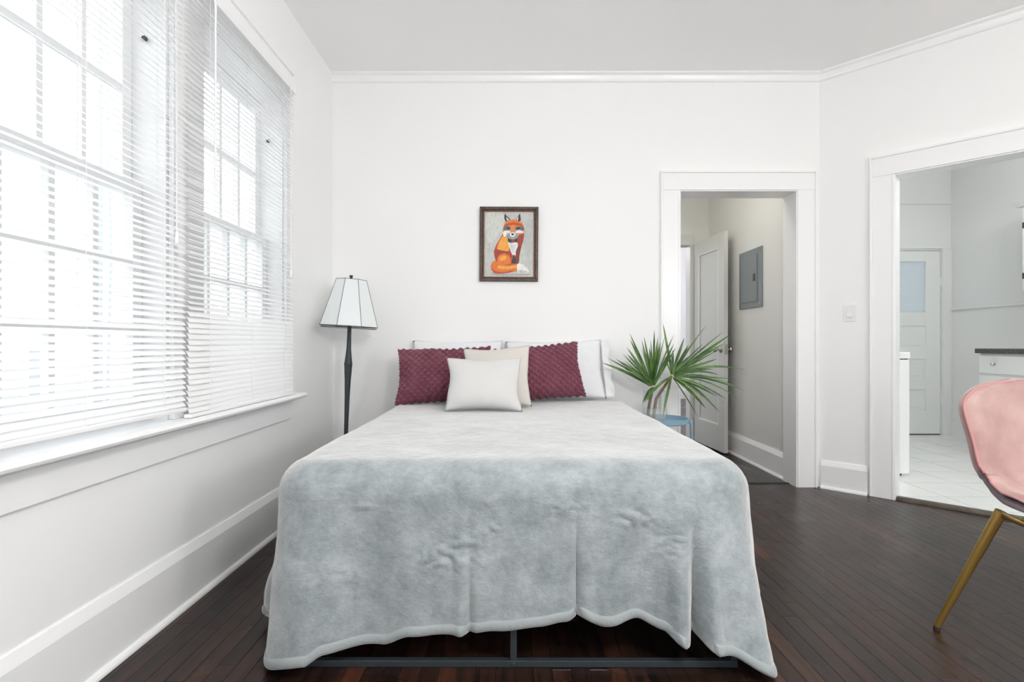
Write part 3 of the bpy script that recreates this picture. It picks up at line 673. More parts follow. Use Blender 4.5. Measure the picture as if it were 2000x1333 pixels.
MB().prism(pr, 1, CY0 - 0.04, CY1 + 0.05).build('stool', 'trim', tr, bevel=0.001)
MB().prism([(XL, 0.580), (XL + 0.020, 0.582), (XL + 0.020, 0.675), (XL + 0.032, 0.694), (XL, 0.694)], 1, CY0, CY1 + 0.0).build('apron', 'trim', tr, bevel=0.001)

# ------------------------------------------------------------------ venetian blinds
def blind(y0, y1, zt, zb, tilt, tilt_low, label, wand_y, sag, seed):
    rnd = random.Random(seed)
    root = empty('venetian_blind', (XL + 0.058, 0, zb)); tag(root, label, 'blind', 'white slatted blinds on the windows')
    yc = (y0 + y1) / 2; L = y1 - y0; h = zt - zb
    MB().box(-0.030, 0.020, y0, y1, h - 0.030, h).build('head_rail', 'blind', root, bevel=0.003)
    MB().box(-0.0135, 0.0135, y0 + 0.004, y1 - 0.004, 0.0, 0.014).build('bottom_rail', 'blind', root, bevel=0.003)
    for yy in (y0 + 0.002, y1 - 0.002 - 0.02):
        MB().box(-0.034, 0.024, yy, yy + 0.018, h - 0.034, h + 0.004).build('bracket', 'blind', root, bevel=0.002)
    w = 0.0254; ct_, st_ = math.cos(tilt), math.sin(tilt)
    prof = []
    for q in (-0.5, -0.25, 0, 0.25, 0.5):
        a = q * w; crown = 0.0022 * (1 - (2 * q) ** 2)
        # room edge low, outer edge high; crown bulges up/roomward
        prof.append((a * ct_ + crown * st_, -a * st_ + crown * ct_))
    th_ = 0.0004
    b = MB(); n = len(prof)
    rows = [[(p[0], y, p[1]) for p in prof] for y in (y0 + 0.004, y1 - 0.004)]
    low = [[(p[0] - th_ * st_, y, p[1] - th_ * ct_) for p in prof] for y in (y0 + 0.004, y1 - 0.004)]
    b.grid(rows); b.grid(low)
    me = b.mesh('slat'); me.materials.append(M['blind'])
    sp = 0.0212; z = 0.026; k = 0
    while z < h - 0.040:
        o = bpy.data.objects.new('slat', me); C.objects.link(o); o.parent = root
        o.location = (rnd.uniform(-0.0006, 0.0006), 0, z); low = min(1.0, max(0.0, (1.15 - zb - z) / 0.07))
        o.rotation_euler = (rnd.uniform(-0.0012, 0.0012), rnd.uniform(-0.03, 0.03) + (sag if k % 9 == 4 else 0) + (tilt_low - tilt) * low, 0)
        z += sp; k += 1
    for f in (0.14, 0.5, 0.86):
        yy = y0 + L * f
        for xx in (-0.0125, 0.0125):
            MB().tube([(xx, yy, 0.01), (xx, yy, h - 0.03)], 0.0008, 5).build('ladder_cord', 'cordm', root)
    wy = wand_y
    MB().tube([(0.026, wy, h - 0.02), (0.030, wy, h - 0.05), (0.030, wy, h - 0.78)], 0.0042, 6).build('tilt_wand', 'blind', root)
    for k_ in (0, 0.008):
        MB().tube([(0.024, y1 - 0.09 + k_, h - 0.02), (0.027, y1 - 0.09 + k_, h - 0.5), (0.027, y1 - 0.088 + k_ * 0.5, h - 1.0)], 0.001, 5).build('lift_cord', 'cordm', root)
    MB().lathe([(0.002, h - 1.04), (0.007, h - 1.035), (0.004, h - 0.995)], 10, 0.027, y1 - 0.086).build('cord_tassel', 'blind', root, smooth=True)
blind(1.03, 1.962, 2.385, 0.752, math.radians(36), math.radians(38), 'white slatted blind cropped by the frame edge, its rail lifted off the sill', 1.12, 0.02, 1)
blind(1.976, 2.928, 2.385, 0.7235, math.radians(29), math.radians(62), 'white slatted blind beside the lamp corner, closed at the bottom', 2.115, 0.05, 2)

# ------------------------------------------------------------------ outside the windows
structure('ground', MB().box(-30, XL - 0.2, -20, 30, -0.7, -0.6), 'ground', 'pale concrete yard outside the windows', 'ground')
nh = empty('neighbour_house', (-4.6, 0, -0.6)); tag(nh, 'pale clapboard house seen faintly through the slats', 'house')
bx('wall', (-2.0, -0.03, -1.0, 9.5, 0, 3.36), 'siding', nh, 0)
for k in range(21):
    z = 0.05 + k * 0.153
    MB().prism([(-0.03, z), (0.004, z), (-0.012, z + 0.153), (-0.03, z + 0.153)], 1, -1.0, 9.5).build('siding_board', 'siding', nh)
wn = bx('window', (-0.02, 0.03, 5.02, 5.38, 0.95, 1.62), 'trim', nh, 0); bx('pane', (0.0, 0.034, 5.06, 5.34, 0.99, 1.58), 'pole_m', wn, 0)
MB().prism([(-2.0, 3.36), (0.05, 3.36), (0.05, 3.42), (-2.0, 3.52)], 1, -1.1, 9.6).build('roof', 'siding', nh)
dp = empty('utility_pole', (-4.2, 5.45, -0.6)); tag(dp, 'slim blue-grey pole outside the nearer window', 'pole')
MB().lathe([(0.022, 0), (0.02, 5.5)], 10).build('mast', 'pole_m', dp)
MB().tube([(0.06, 0, 0.5), (0.10, 0.02, 2.5), (0.06, 0.0, 5.0)], 0.012, 6).build('cable', 'pole_m', dp)

# ------------------------------------------------------------------ bed
ZT = 0.616                                  # top of mattress under the blanket
bd = empty('bed_frame', (0, 0, 0)); tag(bd, 'black square-tube metal bed frame under the grey blanket', 'bed frame')
yf, yr_, hx = 1.656, 3.66, 0.690; tq = 0.020
bx('foot_rail', (-hx, hx, yf, yf + tq, 0.001, 0.021), 'metal_black', bd)
bx('head_rail', (-hx, hx, yr_ - tq, yr_, 0.001, 0.021), 'metal_black', bd)
bx('foot_top_rail', (-hx, hx, yf + 0.04, yf + 0.06, 0.31, 0.345), 'metal_black', bd)
bx('head_top_rail', (-hx, hx, yr_ - tq, yr_, 0.31, 0.345), 'metal_black', bd)
for sx in (-1, 1):
    a = sorted((sx * hx, sx * (hx - tq)))
    bx('side_rail', (a[0], a[1], yf + tq, yr_ - tq, 0.001, 0.021), 'metal_black', bd)
    bx('side_top_rail', (a[0], a[1], yf + 0.06, yr_ - tq, 0.31, 0.345), 'metal_black', bd)
bx('centre_rail', (-0.012, 0.012, yf + 0.06, yr_ - tq, 0.31, 0.345), 'metal_black', bd)
bx('centre_floor_rail', (-0.010, 0.010, yf + 0.62, yr_ - tq, 0.001, 0.021), 'metal_black', bd)
for xx in (-hx + 0.01, 0.0, hx - 0.01):
    for yy in (yf + 0.010 if xx == 0 else yf + 0.012, (yf + yr_) / 2, yr_ - 0.010):
        bx('leg', (xx - 0.010, xx + 0.010, yy - 0.009 if xx == 0 else yy - 0.010, yy + 0.009, 0.021, 0.31), 'metal_black', bd)
MB().lathe([(0.006, 0), (0.006, 0.002), (0.004, 0.003)], 12).build('bolt', 'metal_black', bd).matrix_local = Matrix.Translation((0.0, yf, 0.011)) @ Matrix.Rotation(PI / 2, 4, 'X')
for k in range(11):
    yy = yf + 0.14 + k * 0.175; bx('cross_slat', (-hx, hx, yy, yy + 0.025, 0.345, 0.353), 'metal_black', bd, 0)

mt = MB().box(-0.715, 0.715, 1.70, 3.69, 0.3535, ZT - 0.006).build('mattress', 'mattress', bevel=0.07, seg=5)
tag(mt, 'white mattress mostly hidden under the grey blanket', 'mattress')

def interp(tab, x):
    if x <= tab[0][0]: return tab[0][1]
    for (a, va), (b_, vb) in zip(tab, tab[1:]):
        if x <= b_:
            t = (x - a) / (b_ - a); t = t * t * (3 - 2 * t); return va + (vb - va) * t
    return tab[-1][1]
R_ = 0.10; hwi, yfi, rci, ybk = 0.762 - R_, 1.642 + R_, 0.055, 3.50
front_hem = [(-0.70, 0.012), (-0.63, 0.05), (-0.56, 0.080), (-0.40, 0.084), (-0.31, 0.117), (-0.155, 0.119), (-0.05, 0.130), (0.08, 0.145), (0.155, 0.157), (0.20, 0.172),
             (0.27, 0.146), (0.37, 0.162), (0.45, 0.132), (0.522, 0.098), (0.545, 0.122), (0.60, 0.098), (0.66, 0.012)]
folds = [(-0.56, 0.06, 0.010), (-0.44, 0.05, -0.010), (-0.30, 0.05, 0.010), (-0.16, 0.018, 0.012), (-0.135, 0.014, -0.014), (0.03, 0.08, 0.006), (0.192, 0.009, -0.020), (0.225, 0.02, 0.008), (0.30, 0.04, 0.012),
         (0.385, 0.035, -0.012), (0.43, 0.02, -0.008), (0.50, 0.026, 0.036), (0.545, 0.018, -0.040), (0.59, 0.020, 0.030)]
path = []                                   # (point, normal, region, coordinate)
for k in range(80):
    y = ybk + (yfi + rci - ybk) * k / 80; path.append((-hwi, y, -1, 0, 'L', y - (yfi + rci)))
for k in range(30):
    a = PI + (PI / 2) * k / 30; path.append((-hwi + rci + rci * math.cos(a), yfi + rci + rci * math.sin(a), math.cos(a), math.sin(a), 'CL', k / 30))
for k in range(260):
    x = -hwi + rci + (2 * hwi - 2 * rci) * k / 260; path.append((x, yfi, 0, -1, 'F', x))
for k in range(30):
    a = 1.5 * PI + (PI / 2) * k / 30; path.append((hwi - rci + rci * math.cos(a), yfi + rci + rci * math.sin(a), math.cos(a), math.sin(a), 'CR', k / 30))
for k in range(81):
    y = yfi + rci + (ybk - yfi - rci) * k / 80; path.append((hwi, y, 1, 0, 'R', y - (yfi + rci)))
G = lambda x, c, w: math.exp(-((x - c) / w) ** 2)
def hem_z(reg, q):
    if reg == 'F': return interp(front_hem, q)
    if reg == 'CL': return interp([(0, 0.012), (0.45, 0.012), (1, interp(front_hem, rci - hwi))], q)
    if reg == 'CR': return interp([(0, interp(front_hem, hwi - rci)), (0.5, 0.012), (1, 0.012)], q)
    if reg == 'L': return interp([(0, 0.012), (0.12, 0.03), (0.3, 0.09), (0.8, 0.14), (1.8, 0.2)], q) + 0.008 * math.sin(q * 23)
    return interp([(0, 0.012), (0.06, 0.09), (0.16, 0.10), (0.30, 0.12), (0.8, 0.14), (1.8, 0.2)], q) + 0.008 * math.sin(q * 19)
def flare(reg, q, d):
    """outward offset of the drape at drop d"""
    t = min(d / 0.5, 1.15); ta = t ** 1.05
    if reg == 'F':
        o = 0.006 * t
        for c, w, a in folds: o += 1.5 * a * ta * G(q, c, w)
        e = max(0, abs(q) - 0.44) / 0.167
        return o + 0.062 * ta * min(1, e) ** 2
    if reg == 'CL':
        k = q * q * (3 - 2 * q); return (1 - k) * flare('L', 0.0, d) + k * flare('F', rci - hwi, d) + ta * 0.012 * math.sin(q * PI)
    if reg == 'CR':
        k = q * q * (3 - 2 * q); return k * flare('R', 0.0, d) + (1 - k) * flare('F', hwi - rci, d) + ta * (0.030 * math.sin(q * PI) ** 2 - 0.018 * math.sin(q * 4 * PI))
    if reg == 'L': return t ** 0.7 * (0.018 - 0.030 * G(q, 0.035, 0.025) + 0.115 * G(q, 0.13, 0.055) + 0.015 * math.sin(q * 16) * min(1, q * 3)) + 0.008 * math.sin(d * 32 + q * 9) * G(q, 0.15, 0.12) * ta
    return ta * (0.028 - 0.030 * G(q, 0.04, 0.025) + 0.095 * G(q, 0.13, 0.055) + 0.012 * math.sin(q * 15) * min(1, q * 3))
puckers = [(-0.21, 0.345, 0.09, 0.030, 0.010), (-0.15, 0.395, 0.05, 0.018, 0.009), (-0.06, 0.43, 0.035, 0.016, 0.008), (0.37, 0.47, 0.06, 0.022, 0.011), (0.16, 0.50, 0.05, 0.03, 0.008), (-0.455, 0.50, 0.03, 0.012, 0.008), (-0.08, 0.52, 0.02, 0.02, 0.006), (-0.50, 0.29, 0.06, 0.02, 0.007), (0.48, 0.40, 0.05, 0.05, 0.006), (0.55, 0.55, 0.05, 0.03, 0.006)]
def fuzz(p, amp, top):
    v = Vector(p)
    n1 = noise.noise(v * 3.2) * 0.006 + noise.noise(v * 9.0 + Vector((3, 1, 7))) * 0.0030 + noise.noise(v * 21.0) * 0.0012
    # puckered patches where the pile bunches up
    if not top:
        for cx_, cz_, rx_, rz_, am in puckers:
            e = ((v.x - cx_) / rx_) ** 2 + ((v.z - cz_) / rz_) ** 2
            if e < 4: n1 += am * math.exp(-e) * (1 - 2 * abs(noise.noise(Vector((v.x * 24, 3.3, v.z * 44)))) ** 0.8)
    return n1 * amp
def surf(pp, t, push=0.0):
    """t<0 top (−1..0), 0..1 rounding, >1 drop distance + 1 ; returns point"""
    px, py, nx, ny, reg, q = pp
    if t <= 0:
        sx, sy = 0.0, min(max(py, yfi + hwi), ybk)
        x, y = px + (sx - px) * (-t), py + (sy - py) * (-t)
        z = ZT + 0.004 + fuzz((x, y, 0), 0.6, True) * (1 if t < -0.02 else 0.6)
        return (x, y, z + push)
    if t <= 1:
        a = t * PI / 2; o = R_ * math.sin(a); z = ZT + 0.004 - R_ * (1 - math.cos(a))
        f = fuzz((px + nx * o, py + ny * o, z), 0.6 + 0.4 * t, False)
        o += (f + push) * math.sin(a); z += (f + push) * math.cos(a)
        return (px + nx * o, py + ny * o, z)
    d = t - 1; z = ZT + 0.004 - R_ - d
    o = R_ + flare(reg, q, d) + push
    o += fuzz((px + nx * o, py + ny * o, z), 1.25, False)
    return (px + nx * o, py + ny * o, max(z, 0.007))
rows = []
tops = [-1, -0.85, -0.7, -0.55, -0.4, -0.28, -0.18, -0.1, -0.04, 0]
for pp in path:
    D = ZT + 0.004 - R_ - hem_z(pp[4], pp[5])
    ts = tops + [k / 8 for k in range(1, 9)] + [1 + D * k / 60 for k in range(1, 61)]
    rows.append([surf(pp, t) for t in ts])
me = MB().grid(rows).mesh('blanket'); bm = bmesh.new(); bm.from_mesh(me); bmesh.ops.remove_doubles(bm, verts=bm.verts, dist=0.0015)
bmesh.ops.recalc_face_normals(bm, faces=bm.faces); bm.to_mesh(me); bm.free()
bl = link('blanket', me, 'plush', None, True); solid(bl, 0.007, 1)
tag(bl, 'plush silver-grey blanket draped over the bed to the floor', 'blanket')
rows = []
for pp in path:
    D = ZT + 0.004 - R_ - hem_z(pp[4], pp[5]); hw_ = 0.030
    r = []
    for k in range(9):
        g_ = k / 8; bulge = 0.0105 + 0.0035 * math.sin(g_ * PI) - (0.003 if k in (0, 8) else 0)
        r.append(surf(pp, 1 + D - hw_ + hw_ * g_ + (0.0015 if k == 8 else 0), bulge))
    rows.append(r)
hm = MB().grid(rows).build('hem', 'plush_hem', bl, smooth=True); solid(hm, 0.006, -1)
hm['label'] = 'paler folded hem'

# ------------------------------------------------------------------ pillows and cushions
def weave(u, v, c):
    a, b_ = (u + v) / c, (v - u) / c
    ia, ib = math.floor(a), math.floor(b_); fa, fb = a - ia, b_ - ib
    if (ia + ib) % 2: fa, fb = fb, fa
    across = max(0.0, 1 - ((2 * fb - 1) / 0.88) ** 2) ** 0.6
    along = math.sin(PI * min(max(fa, 0.0), 1)) ** 0.7
    return across * (0.15 + 0.85 * along)
def cushion(name, w, h, t, m, loc, lean, yaw, roll, label, cat, group, nu=40, nv=32, pinch=0.07, knit=0.0, wr=0.004, seed=0, sag=0.0):
    b = MB(); sd = Vector((seed * 3.1, seed * 1.7, 0))
    for side in (-1, 1):
        rows = []
        for j in range(nv + 1):
            v = -1 + 2 * j / nv; row = []
            for i in range(nu + 1):
                u = -1 + 2 * i / nu
                x = w / 2 * u * (1 - pinch * math.cos(v * PI / 2) * u * u)
                z = h / 2 * v * (1 - pinch * math.cos(u * PI / 2) * v * v) - sag * math.cos(u * PI / 2) * (v > 0) * v
                th_ = t / 2 * (max(0, 1 - abs(u) ** 2.2) * max(0, 1 - abs(v) ** 2.2)) ** 0.6 * (1 - 0.22 * v)
                if knit: k_ = 0.005 * math.sin(z * 150 + 1.3) * abs(u) ** 8; x += math.copysign(k_, u); z += 0.004 * math.sin(x * 140) * abs(v) ** 8
                x += 0.006 * noise.noise(Vector((seed, z * 9, 0))) * abs(u) ** 4; z += 0.010 * noise.noise(Vector((x * 6, seed * 2.7, 0))) * max(0, v) ** 3
                q = Vector((x, side * 0.3, z)) + sd
                th_ += (noise.noise(q * 7) * wr * 2 + noise.noise(q * 17) * wr) * min(1, th_ / 0.03)
                if knit and side == -1: th_ += knit * weave(x, z, 0.042) * min(1, th_ / 0.012 + 0.35)
                row.append((x, side * th_, z + h / 2))
            rows.append(row)
        b.grid(rows)
    me = b.mesh(name); bm = bmesh.new(); bm.from_mesh(me); bmesh.ops.remove_doubles(bm, verts=bm.verts, dist=0.0004)
    bmesh.ops.recalc_face_normals(bm, faces=bm.faces); bm.to_mesh(me); bm.free()
    o = link(name, me, m, None, True); o.location = loc; o.rotation_mode = 'XYZ'
    o.matrix_world = Matrix.Translation(loc) @ Matrix.Rotation(yaw, 4, 'Z') @ Matrix.Rotation(lean, 4, 'X') @ Matrix.Rotation(roll, 4, 'Y')
    return tag(o, label, cat, group)
rd = math.radians
ZB = ZT + 0.016
pl = cushion('pillow', 0.62, 0.43, 0.15, 'white_fab', (-0.383, 3.52, ZB), rd(-26), 0, 0, 'white bed pillow behind the burgundy cushion nearer the lamp', 'pillow', 'white bed pillows', wr=0.006, seed=1)
pr_ = cushion('pillow', 0.66, 0.43, 0.15, 'white_fab', (0.282, 3.52, ZB), rd(-26), 0, rd(-1), 'white bed pillow with a ruffled end behind the burgundy cushion nearer the plant', 'pillow', 'white bed pillows', wr=0.006, seed=2)
rows = []
for j in range(25):
    v = j / 24; row = []
    for i in range(6):
        a = i / 5; row.append((0.325 + 0.055 * a + 0.006 * math.sin(v * 17) * a, 0.016 * math.sin(v * 21 + a) * a, 0.012 + v * 0.41 * (1 + 0.02 * a)))
    rows.append(row)
fl_ = MB().grid(rows).build('ruffle', 'white_fab', pr_, smooth=True); solid(fl_, 0.003, 0)
cushion('throw_cushion', 0.585, 0.37, 0.16, 'knit', (-0.425, 3.26, ZB + 0.002), rd(-24), rd(0), rd(-2.0), 'burgundy basket-weave cushion nearer the lamp', 'cushion', 'burgundy knitted cushions', nu=150, nv=100, knit=0.015, seed=3)
cushion('throw_cushion', 0.53, 0.37, 0.16, 'knit', (0.178, 3.26, ZB + 0.020), rd(-24), rd(0), rd(-6), 'burgundy basket-weave cushion nearer the plant', 'cushion', 'burgundy knitted cushions', nu=140, nv=100, knit=0.015, seed=4)
cushion('throw_cushion', 0.40, 0.375, 0.12, 'cream_fab', (-0.095, 3.065, ZB), rd(-22), rd(-6), rd(-3.0), 'cream square cushion peeking out behind the white one', 'cushion', None, seed=5, pinch=0.10)
cushion('throw_cushion', 0.42, 0.315, 0.13, 'offwhite_fab', (-0.163, 2.90, ZB), rd(-24), rd(2), rd(0.6), 'off-white plain cushion at the front of the pile', 'cushion', None, seed=6, pinch=0.10)

# ------------------------------------------------------------------ floor lamp
lp = empty('floor_lamp', (-1.075, 3.40, 0.0), (0, rd(1.9), rd(0)))
tag(lp, 'charcoal floor lamp with a white octagonal shade in the corner', 'floor lamp')
MB().lathe([(0.13, 0.004), (0.135, 0.010), (0.13, 0.022), (0.05, 0.030), (0.022, 0.045)], 32).build('base', 'lamp_black', lp, smooth=True)
pole = MB().lathe([(0.013, 0.04), (0.0125, 0.30), (0.013, 0.50), (0.0155, 0.66), (0.019, 0.77), (0.0245, 0.862), (0.0262, 0.868), (0.0245, 0.874), (0.019, 0.92), (0.0145, 0.97), (0.0125, 1.05), (0.012, 1.20)], 20).build('pole', 'lamp_black', lp)
auto_smooth(pole, 0.5)
MB().lathe([(0.010, 1.20), (0.016, 1.205), (0.016, 1.25), (0.006, 1.26), (0.004, 1.40)], 12).build('socket', 'lamp_black', lp)
MB().lathe([(0.006, 1.398), (0.007, 1.41), (0.0115, 1.428), (0.0115, 1.431)], 12).build('finial', 'lamp_black', lp)
MB().tube([(0.022, -0.05, 1.12), (0.022, -0.05, 1.035)], 0.001, 6).build('pull_chain', 'wire', lp)
MB().lathe([(0.001, 1.026), (0.0042, 1.031), (0.001, 1.037)], 10, 0.022, -0.05).build('chain_ball', 'lamp_black', lp, smooth=True)
rt, rb_, zt_, zb_ = 0.098, 0.186, 1.402, 1.108
shd = empty('shade'); shd.parent = lp; shd.rotation_euler = (0, rd(1.3), rd(17.5)); shd.location = (-0.03, 0, 0.0)
A8 = [PI / 8 + PI / 4 * k for k in range(8)]
P8 = lambda r, z, k: (r * math.cos(A8[k % 8]), r * math.sin(A8[k % 8]), z)
for k in range(8):
    me = MB().add([P8(rb_, zb_, k), P8(rb_, zb_, k + 1), P8(rt, zt_, k + 1), P8(rt, zt_, k)], [(0, 1, 2, 3)]).mesh('shade_panel')
    solid(link('shade_panel', me, 'shade', shd), 0.0015, 0)
    MB().tube([P8(rb_ + 0.001, zb_, k), P8(rt + 0.001, zt_, k)], 0.0016, 6).build('shade_rib', 'wire', shd)
MB().tube([P8(rb_, zb_, k) for k in range(9)], 0.0022, 6).build('bottom_ring', 'wire', shd)
MB().tube([P8(rb_ - 0.004, zb_ - 0.010, k) for k in range(9)], 0.0016, 6).build('bottom_ring', 'wire', shd)
MB().tube([P8(rt, zt_, k) for k in range(9)], 0.0020, 6).build('top_ring', 'wire', shd)
MB().tube([P8(rt, zt_, 0), (0, 0, zt_ - 0.006), P8(rt, zt_, 4)], 0.0018, 6).tube([P8(rt, zt_, 2), (0, 0, zt_ - 0.006), P8(rt, zt_, 6)], 0.0018, 6).build('spider', 'wire', shd)

# ------------------------------------------------------------------ picture
pc = empty('framed_picture', (0, YB - 0.001, 0)); pc.rotation_euler = (0, rd(0.35), 0); pc.location = (-0.0095, YB - 0.001, 0.0)
tag(pc, 'dark-framed painting of a seated fox wearing a bow tie', 'picture')
fx0, fx1, fz0, fz1 = -0.2365, 0.1705, 1.430, 1.948; fw = 0.030
def frame_side(p0, p1, q0, q1, nm, m, y0, y1):
    MB().add([(p0[0], y0, p0[1]), (p1[0], y0, p1[1]), (q1[0], y0, q1[1]), (q0[0], y0, q0[1]), (p0[0], y1, p0[1]), (p1[0], y1, p1[1]), (q1[0], y1, q1[1]), (q0[0], y1, q0[1])],
             [(0, 1, 2, 3), (4, 7, 6, 5), (0, 4, 5, 1), (1, 5, 6, 2), (2, 6, 7, 3), (3, 7, 4, 0)]).build(nm, m, pc, bevel=0.003 if m == 'frame_wood' else 0.001)
def ring(x0, x1, z0, z1, w, nm, m, y0, y1):
    o_ = [(x0, z0), (x1, z0), (x1, z1), (x0, z1)]; i_ = [(x0 + w, z0 + w), (x1 - w, z0 + w), (x1 - w, z1 - w), (x0 + w, z1 - w)]
    for k in range(4): frame_side(o_[k], o_[(k + 1) % 4], i_[k], i_[(k + 1) % 4], nm, m, y0, y1)
ring(fx0, fx1, fz0, fz1, 0.020, 'frame_side', 'frame_wood', 0, -0.024)
ring(fx0 + 0.020, fx1 - 0.020, fz0 + 0.020, fz1 - 0.020, 0.009, 'inner_moulding', 'frame_wood', 0, -0.019)
ring(fx0 + 0.029, fx1 - 0.029, fz0 + 0.029, fz1 - 0.029, 0.004, 'copper_lip', 'frame_gold', 0, -0.017)
cx0, cx1, cz0, cz1 = fx0 + 0.032, fx1 - 0.032, fz0 + 0.032, fz1 - 0.032
def pt(a, b_): return (cx0 + (a - 298) / 657 * (cx1 - cx0), cz1 - (b_ - 235) / 840 * (cz1 - cz0))
def spline(P, n=5):
    out = []; m = len(P)
    for i in range(m):
        p0, p1, p2, p3 = P[i - 1], P[i], P[(i + 1) % m], P[(i + 2) % m]
        for k in range(n):
            t = k / n
            out.append(tuple(0.5 * ((2 * p1[j]) + (-p0[j] + p2[j]) * t + (2 * p0[j] - 5 * p1[j] + 4 * p2[j] - p3[j]) * t * t + (-p0[j] + 3 * p1[j] - 3 * p2[j] + p3[j]) * t ** 3) for j in (0, 1)))
    return out
OR, DO, RD, YE, BK, WH, GR, BL = sr(226, 122, 52), sr(190, 84, 38), sr(160, 62, 48), sr(238, 166, 70), sr(58, 58, 66), sr(232, 230, 226), sr(150, 162, 164), sr(92, 104, 116)
shapes = [  # (colour, smooth, outline) in the canvas's own grid
    (sr(206, 210, 202), 1, [(330, 260), (520, 250), (560, 420), (470, 560), (360, 640), (320, 480)]),
    (sr(186, 190, 188), 1, [(840, 400), (930, 330), (935, 620), (900, 820), (840, 760)]),
    (sr(170, 172, 178), 1, [(420, 1010), (620, 1035), (860, 1030), (900, 1050), (600, 1062), (430, 1050)]),
    (DO, 1, [(570, 495), (505, 585), (450, 680), (430, 765), (448, 850), (490, 915), (640, 925), (750, 905), (770, 800), (792, 690), (818, 600), (822, 500), (700, 440)]),
    (YE, 1, [(565, 520), (500, 620), (470, 720), (530, 760), (620, 740), (630, 650), (600, 560)]),
    (RD, 1, [(445, 720), (430, 775), (450, 850), (470, 880), (500, 800), (560, 765), (640, 790), (660, 860), (660, 760), (560, 740)]),
    (OR, 1, [(470, 850), (500, 795), (560, 775), (620, 800), (650, 860), (645, 905), (560, 918), (490, 905)]),
    (YE, 1, [(500, 840), (540, 800), (600, 810), (580, 850), (530, 870)]),
    (RD, 1, [(745, 560), (800, 520), (822, 560), (800, 660), (780, 700), (760, 660)]),
    (sr(120, 62, 48), 1, [(735, 690), (780, 680), (765, 800), (752, 905), (720, 900), (722, 800)]),
    (BK, 1, [(690, 790), (715, 830), (718, 900), (660, 890), (676, 840)]),
    (WH, 1, [(610, 620), (650, 640), (730, 630), (745, 680), (720, 740), (715, 800), (700, 790), (675, 790), (650, 740)]),
    (sr(206, 214, 218), 1, [(640, 650), (690, 660), (720, 650), (690, 770), (668, 740)]),
    (OR, 1, [(400, 900), (440, 868), (500, 905), (620, 925), (750, 910), (745, 1000), (620, 1010), (500, 1035), (420, 1010), (385, 960)]),
    (YE, 1, [(500, 930), (620, 940), (735, 925), (730, 955), (600, 975), (480, 965)]),
    (DO, 1, [(400, 960), (450, 1000), (560, 1010), (700, 990), (640, 1020), (480, 1035), (415, 1010)]),
    (WH, 1, [(745, 905), (820, 920), (880, 975), (890, 1010), (820, 1035), (765, 1025), (735, 975)]),
    (sr(190, 196, 188), 1, [(760, 985), (820, 990), (880, 1005), (820, 1033), (768, 1022)]),
    (OR, 1, [(545, 470), (560, 410), (600, 360), (680, 335), (760, 350), (810, 390), (828, 460), (818, 510), (740, 545), (620, 545), (560, 520)]),
    (BK, 0, [(566, 262), (645, 335), (585, 365), (562, 320)]),
    (WH, 0, [(585, 300), (628, 338), (600, 350)]),
    (BK, 0, [(770, 255), (785, 345), (760, 362), (716, 335)]),
    (WH, 0, [(752, 290), (745, 345), (722, 340)]),
    (DO, 1, [(575, 400), (680, 372), (790, 395), (800, 420), (680, 405), (570, 425)]),
    (BL, 1, [(560, 430), (610, 420), (650, 440), (655, 465), (600, 475), (560, 470)]),
    (BL, 1, [(710, 440), (760, 425), (818, 430), (825, 470), (770, 478), (715, 465)]),
    (BK, 1, [(598, 440), (625, 432), (642, 448), (622, 462), (602, 456)]),
    (BK, 1, [(728, 448), (745, 434), (772, 440), (765, 458), (742, 463)]),
    (WH, 1, [(548, 500), (590, 478), (640, 485), (650, 520), (600, 540), (560, 560)]),
    (WH, 1, [(715, 490), (760, 470), (815, 490), (810, 510), (750, 515), (722, 520)]),
    (GR, 1, [(600, 520), (650, 510), (720, 510), (755, 520), (740, 570), (690, 590), (630, 580), (605, 560)]),
    (sr(214, 140, 96), 1, [(655, 430), (700, 430), (712, 500), (680, 515), (645, 500)]),
    (WH, 1, [(640, 525), (655, 507), (690, 503), (712, 520), (705, 548), (675, 558), (648, 550)]),
    (BK, 1, [(656, 522), (676, 514), (696, 524), (680, 542), (664, 538)]),
    (BL, 0, [(610, 575), (680, 605), (742, 570), (740, 632), (680, 612), (622, 635)]),
    (BK, 1, [(612, 585), (645, 595), (665, 610), (640, 622), (620, 630)]),
    (BK, 1, [(738, 582), (705, 595), (690, 612), (715, 622), (735, 628)]),
    (sr(150, 92, 72), 1, [(670, 596), (692, 596), (694, 622), (670, 622)]),
]
b = MB(); cols = []
b.add([(cx0 - 0.004, -0.008, cz0 - 0.004), (cx1 + 0.004, -0.008, cz0 - 0.004), (cx1 + 0.004, -0.008, cz1 + 0.004), (cx0 - 0.004, -0.008, cz1 + 0.004)], [(0, 1, 2, 3)]); cols += [sr(196, 198, 194)] * 4
for k, (c_, sm, P) in enumerate(shapes):
    Q = [pt(*p) for p in (spline(P) if sm else P)]
    b.add([(x, -0.0083 - 0.00012 * k, z) for x, z in Q], [tuple(range(len(Q)))]); cols += [c_] * len(Q)
me = bpy.data.meshes.new('canvas'); me.from_pydata(b.v, [], b.f); me.materials.append(M['paint'])
a = me.attributes.new('col', 'FLOAT_COLOR', 'POINT'); a.data.foreach_set('color', [q for c_ in cols for q in c_])
cv = bpy.data.objects.new('canvas', me); C.objects.link(cv); cv.parent = pc
cv['label'] = 'orange seated fox on a pale grey ground'
bx('backing_board', (fx0 + 0.01, fx1 - 0.01, -0.006, -0.001, fz0 + 0.01, fz1 - 0.01), 'frame_wood', pc, 0)

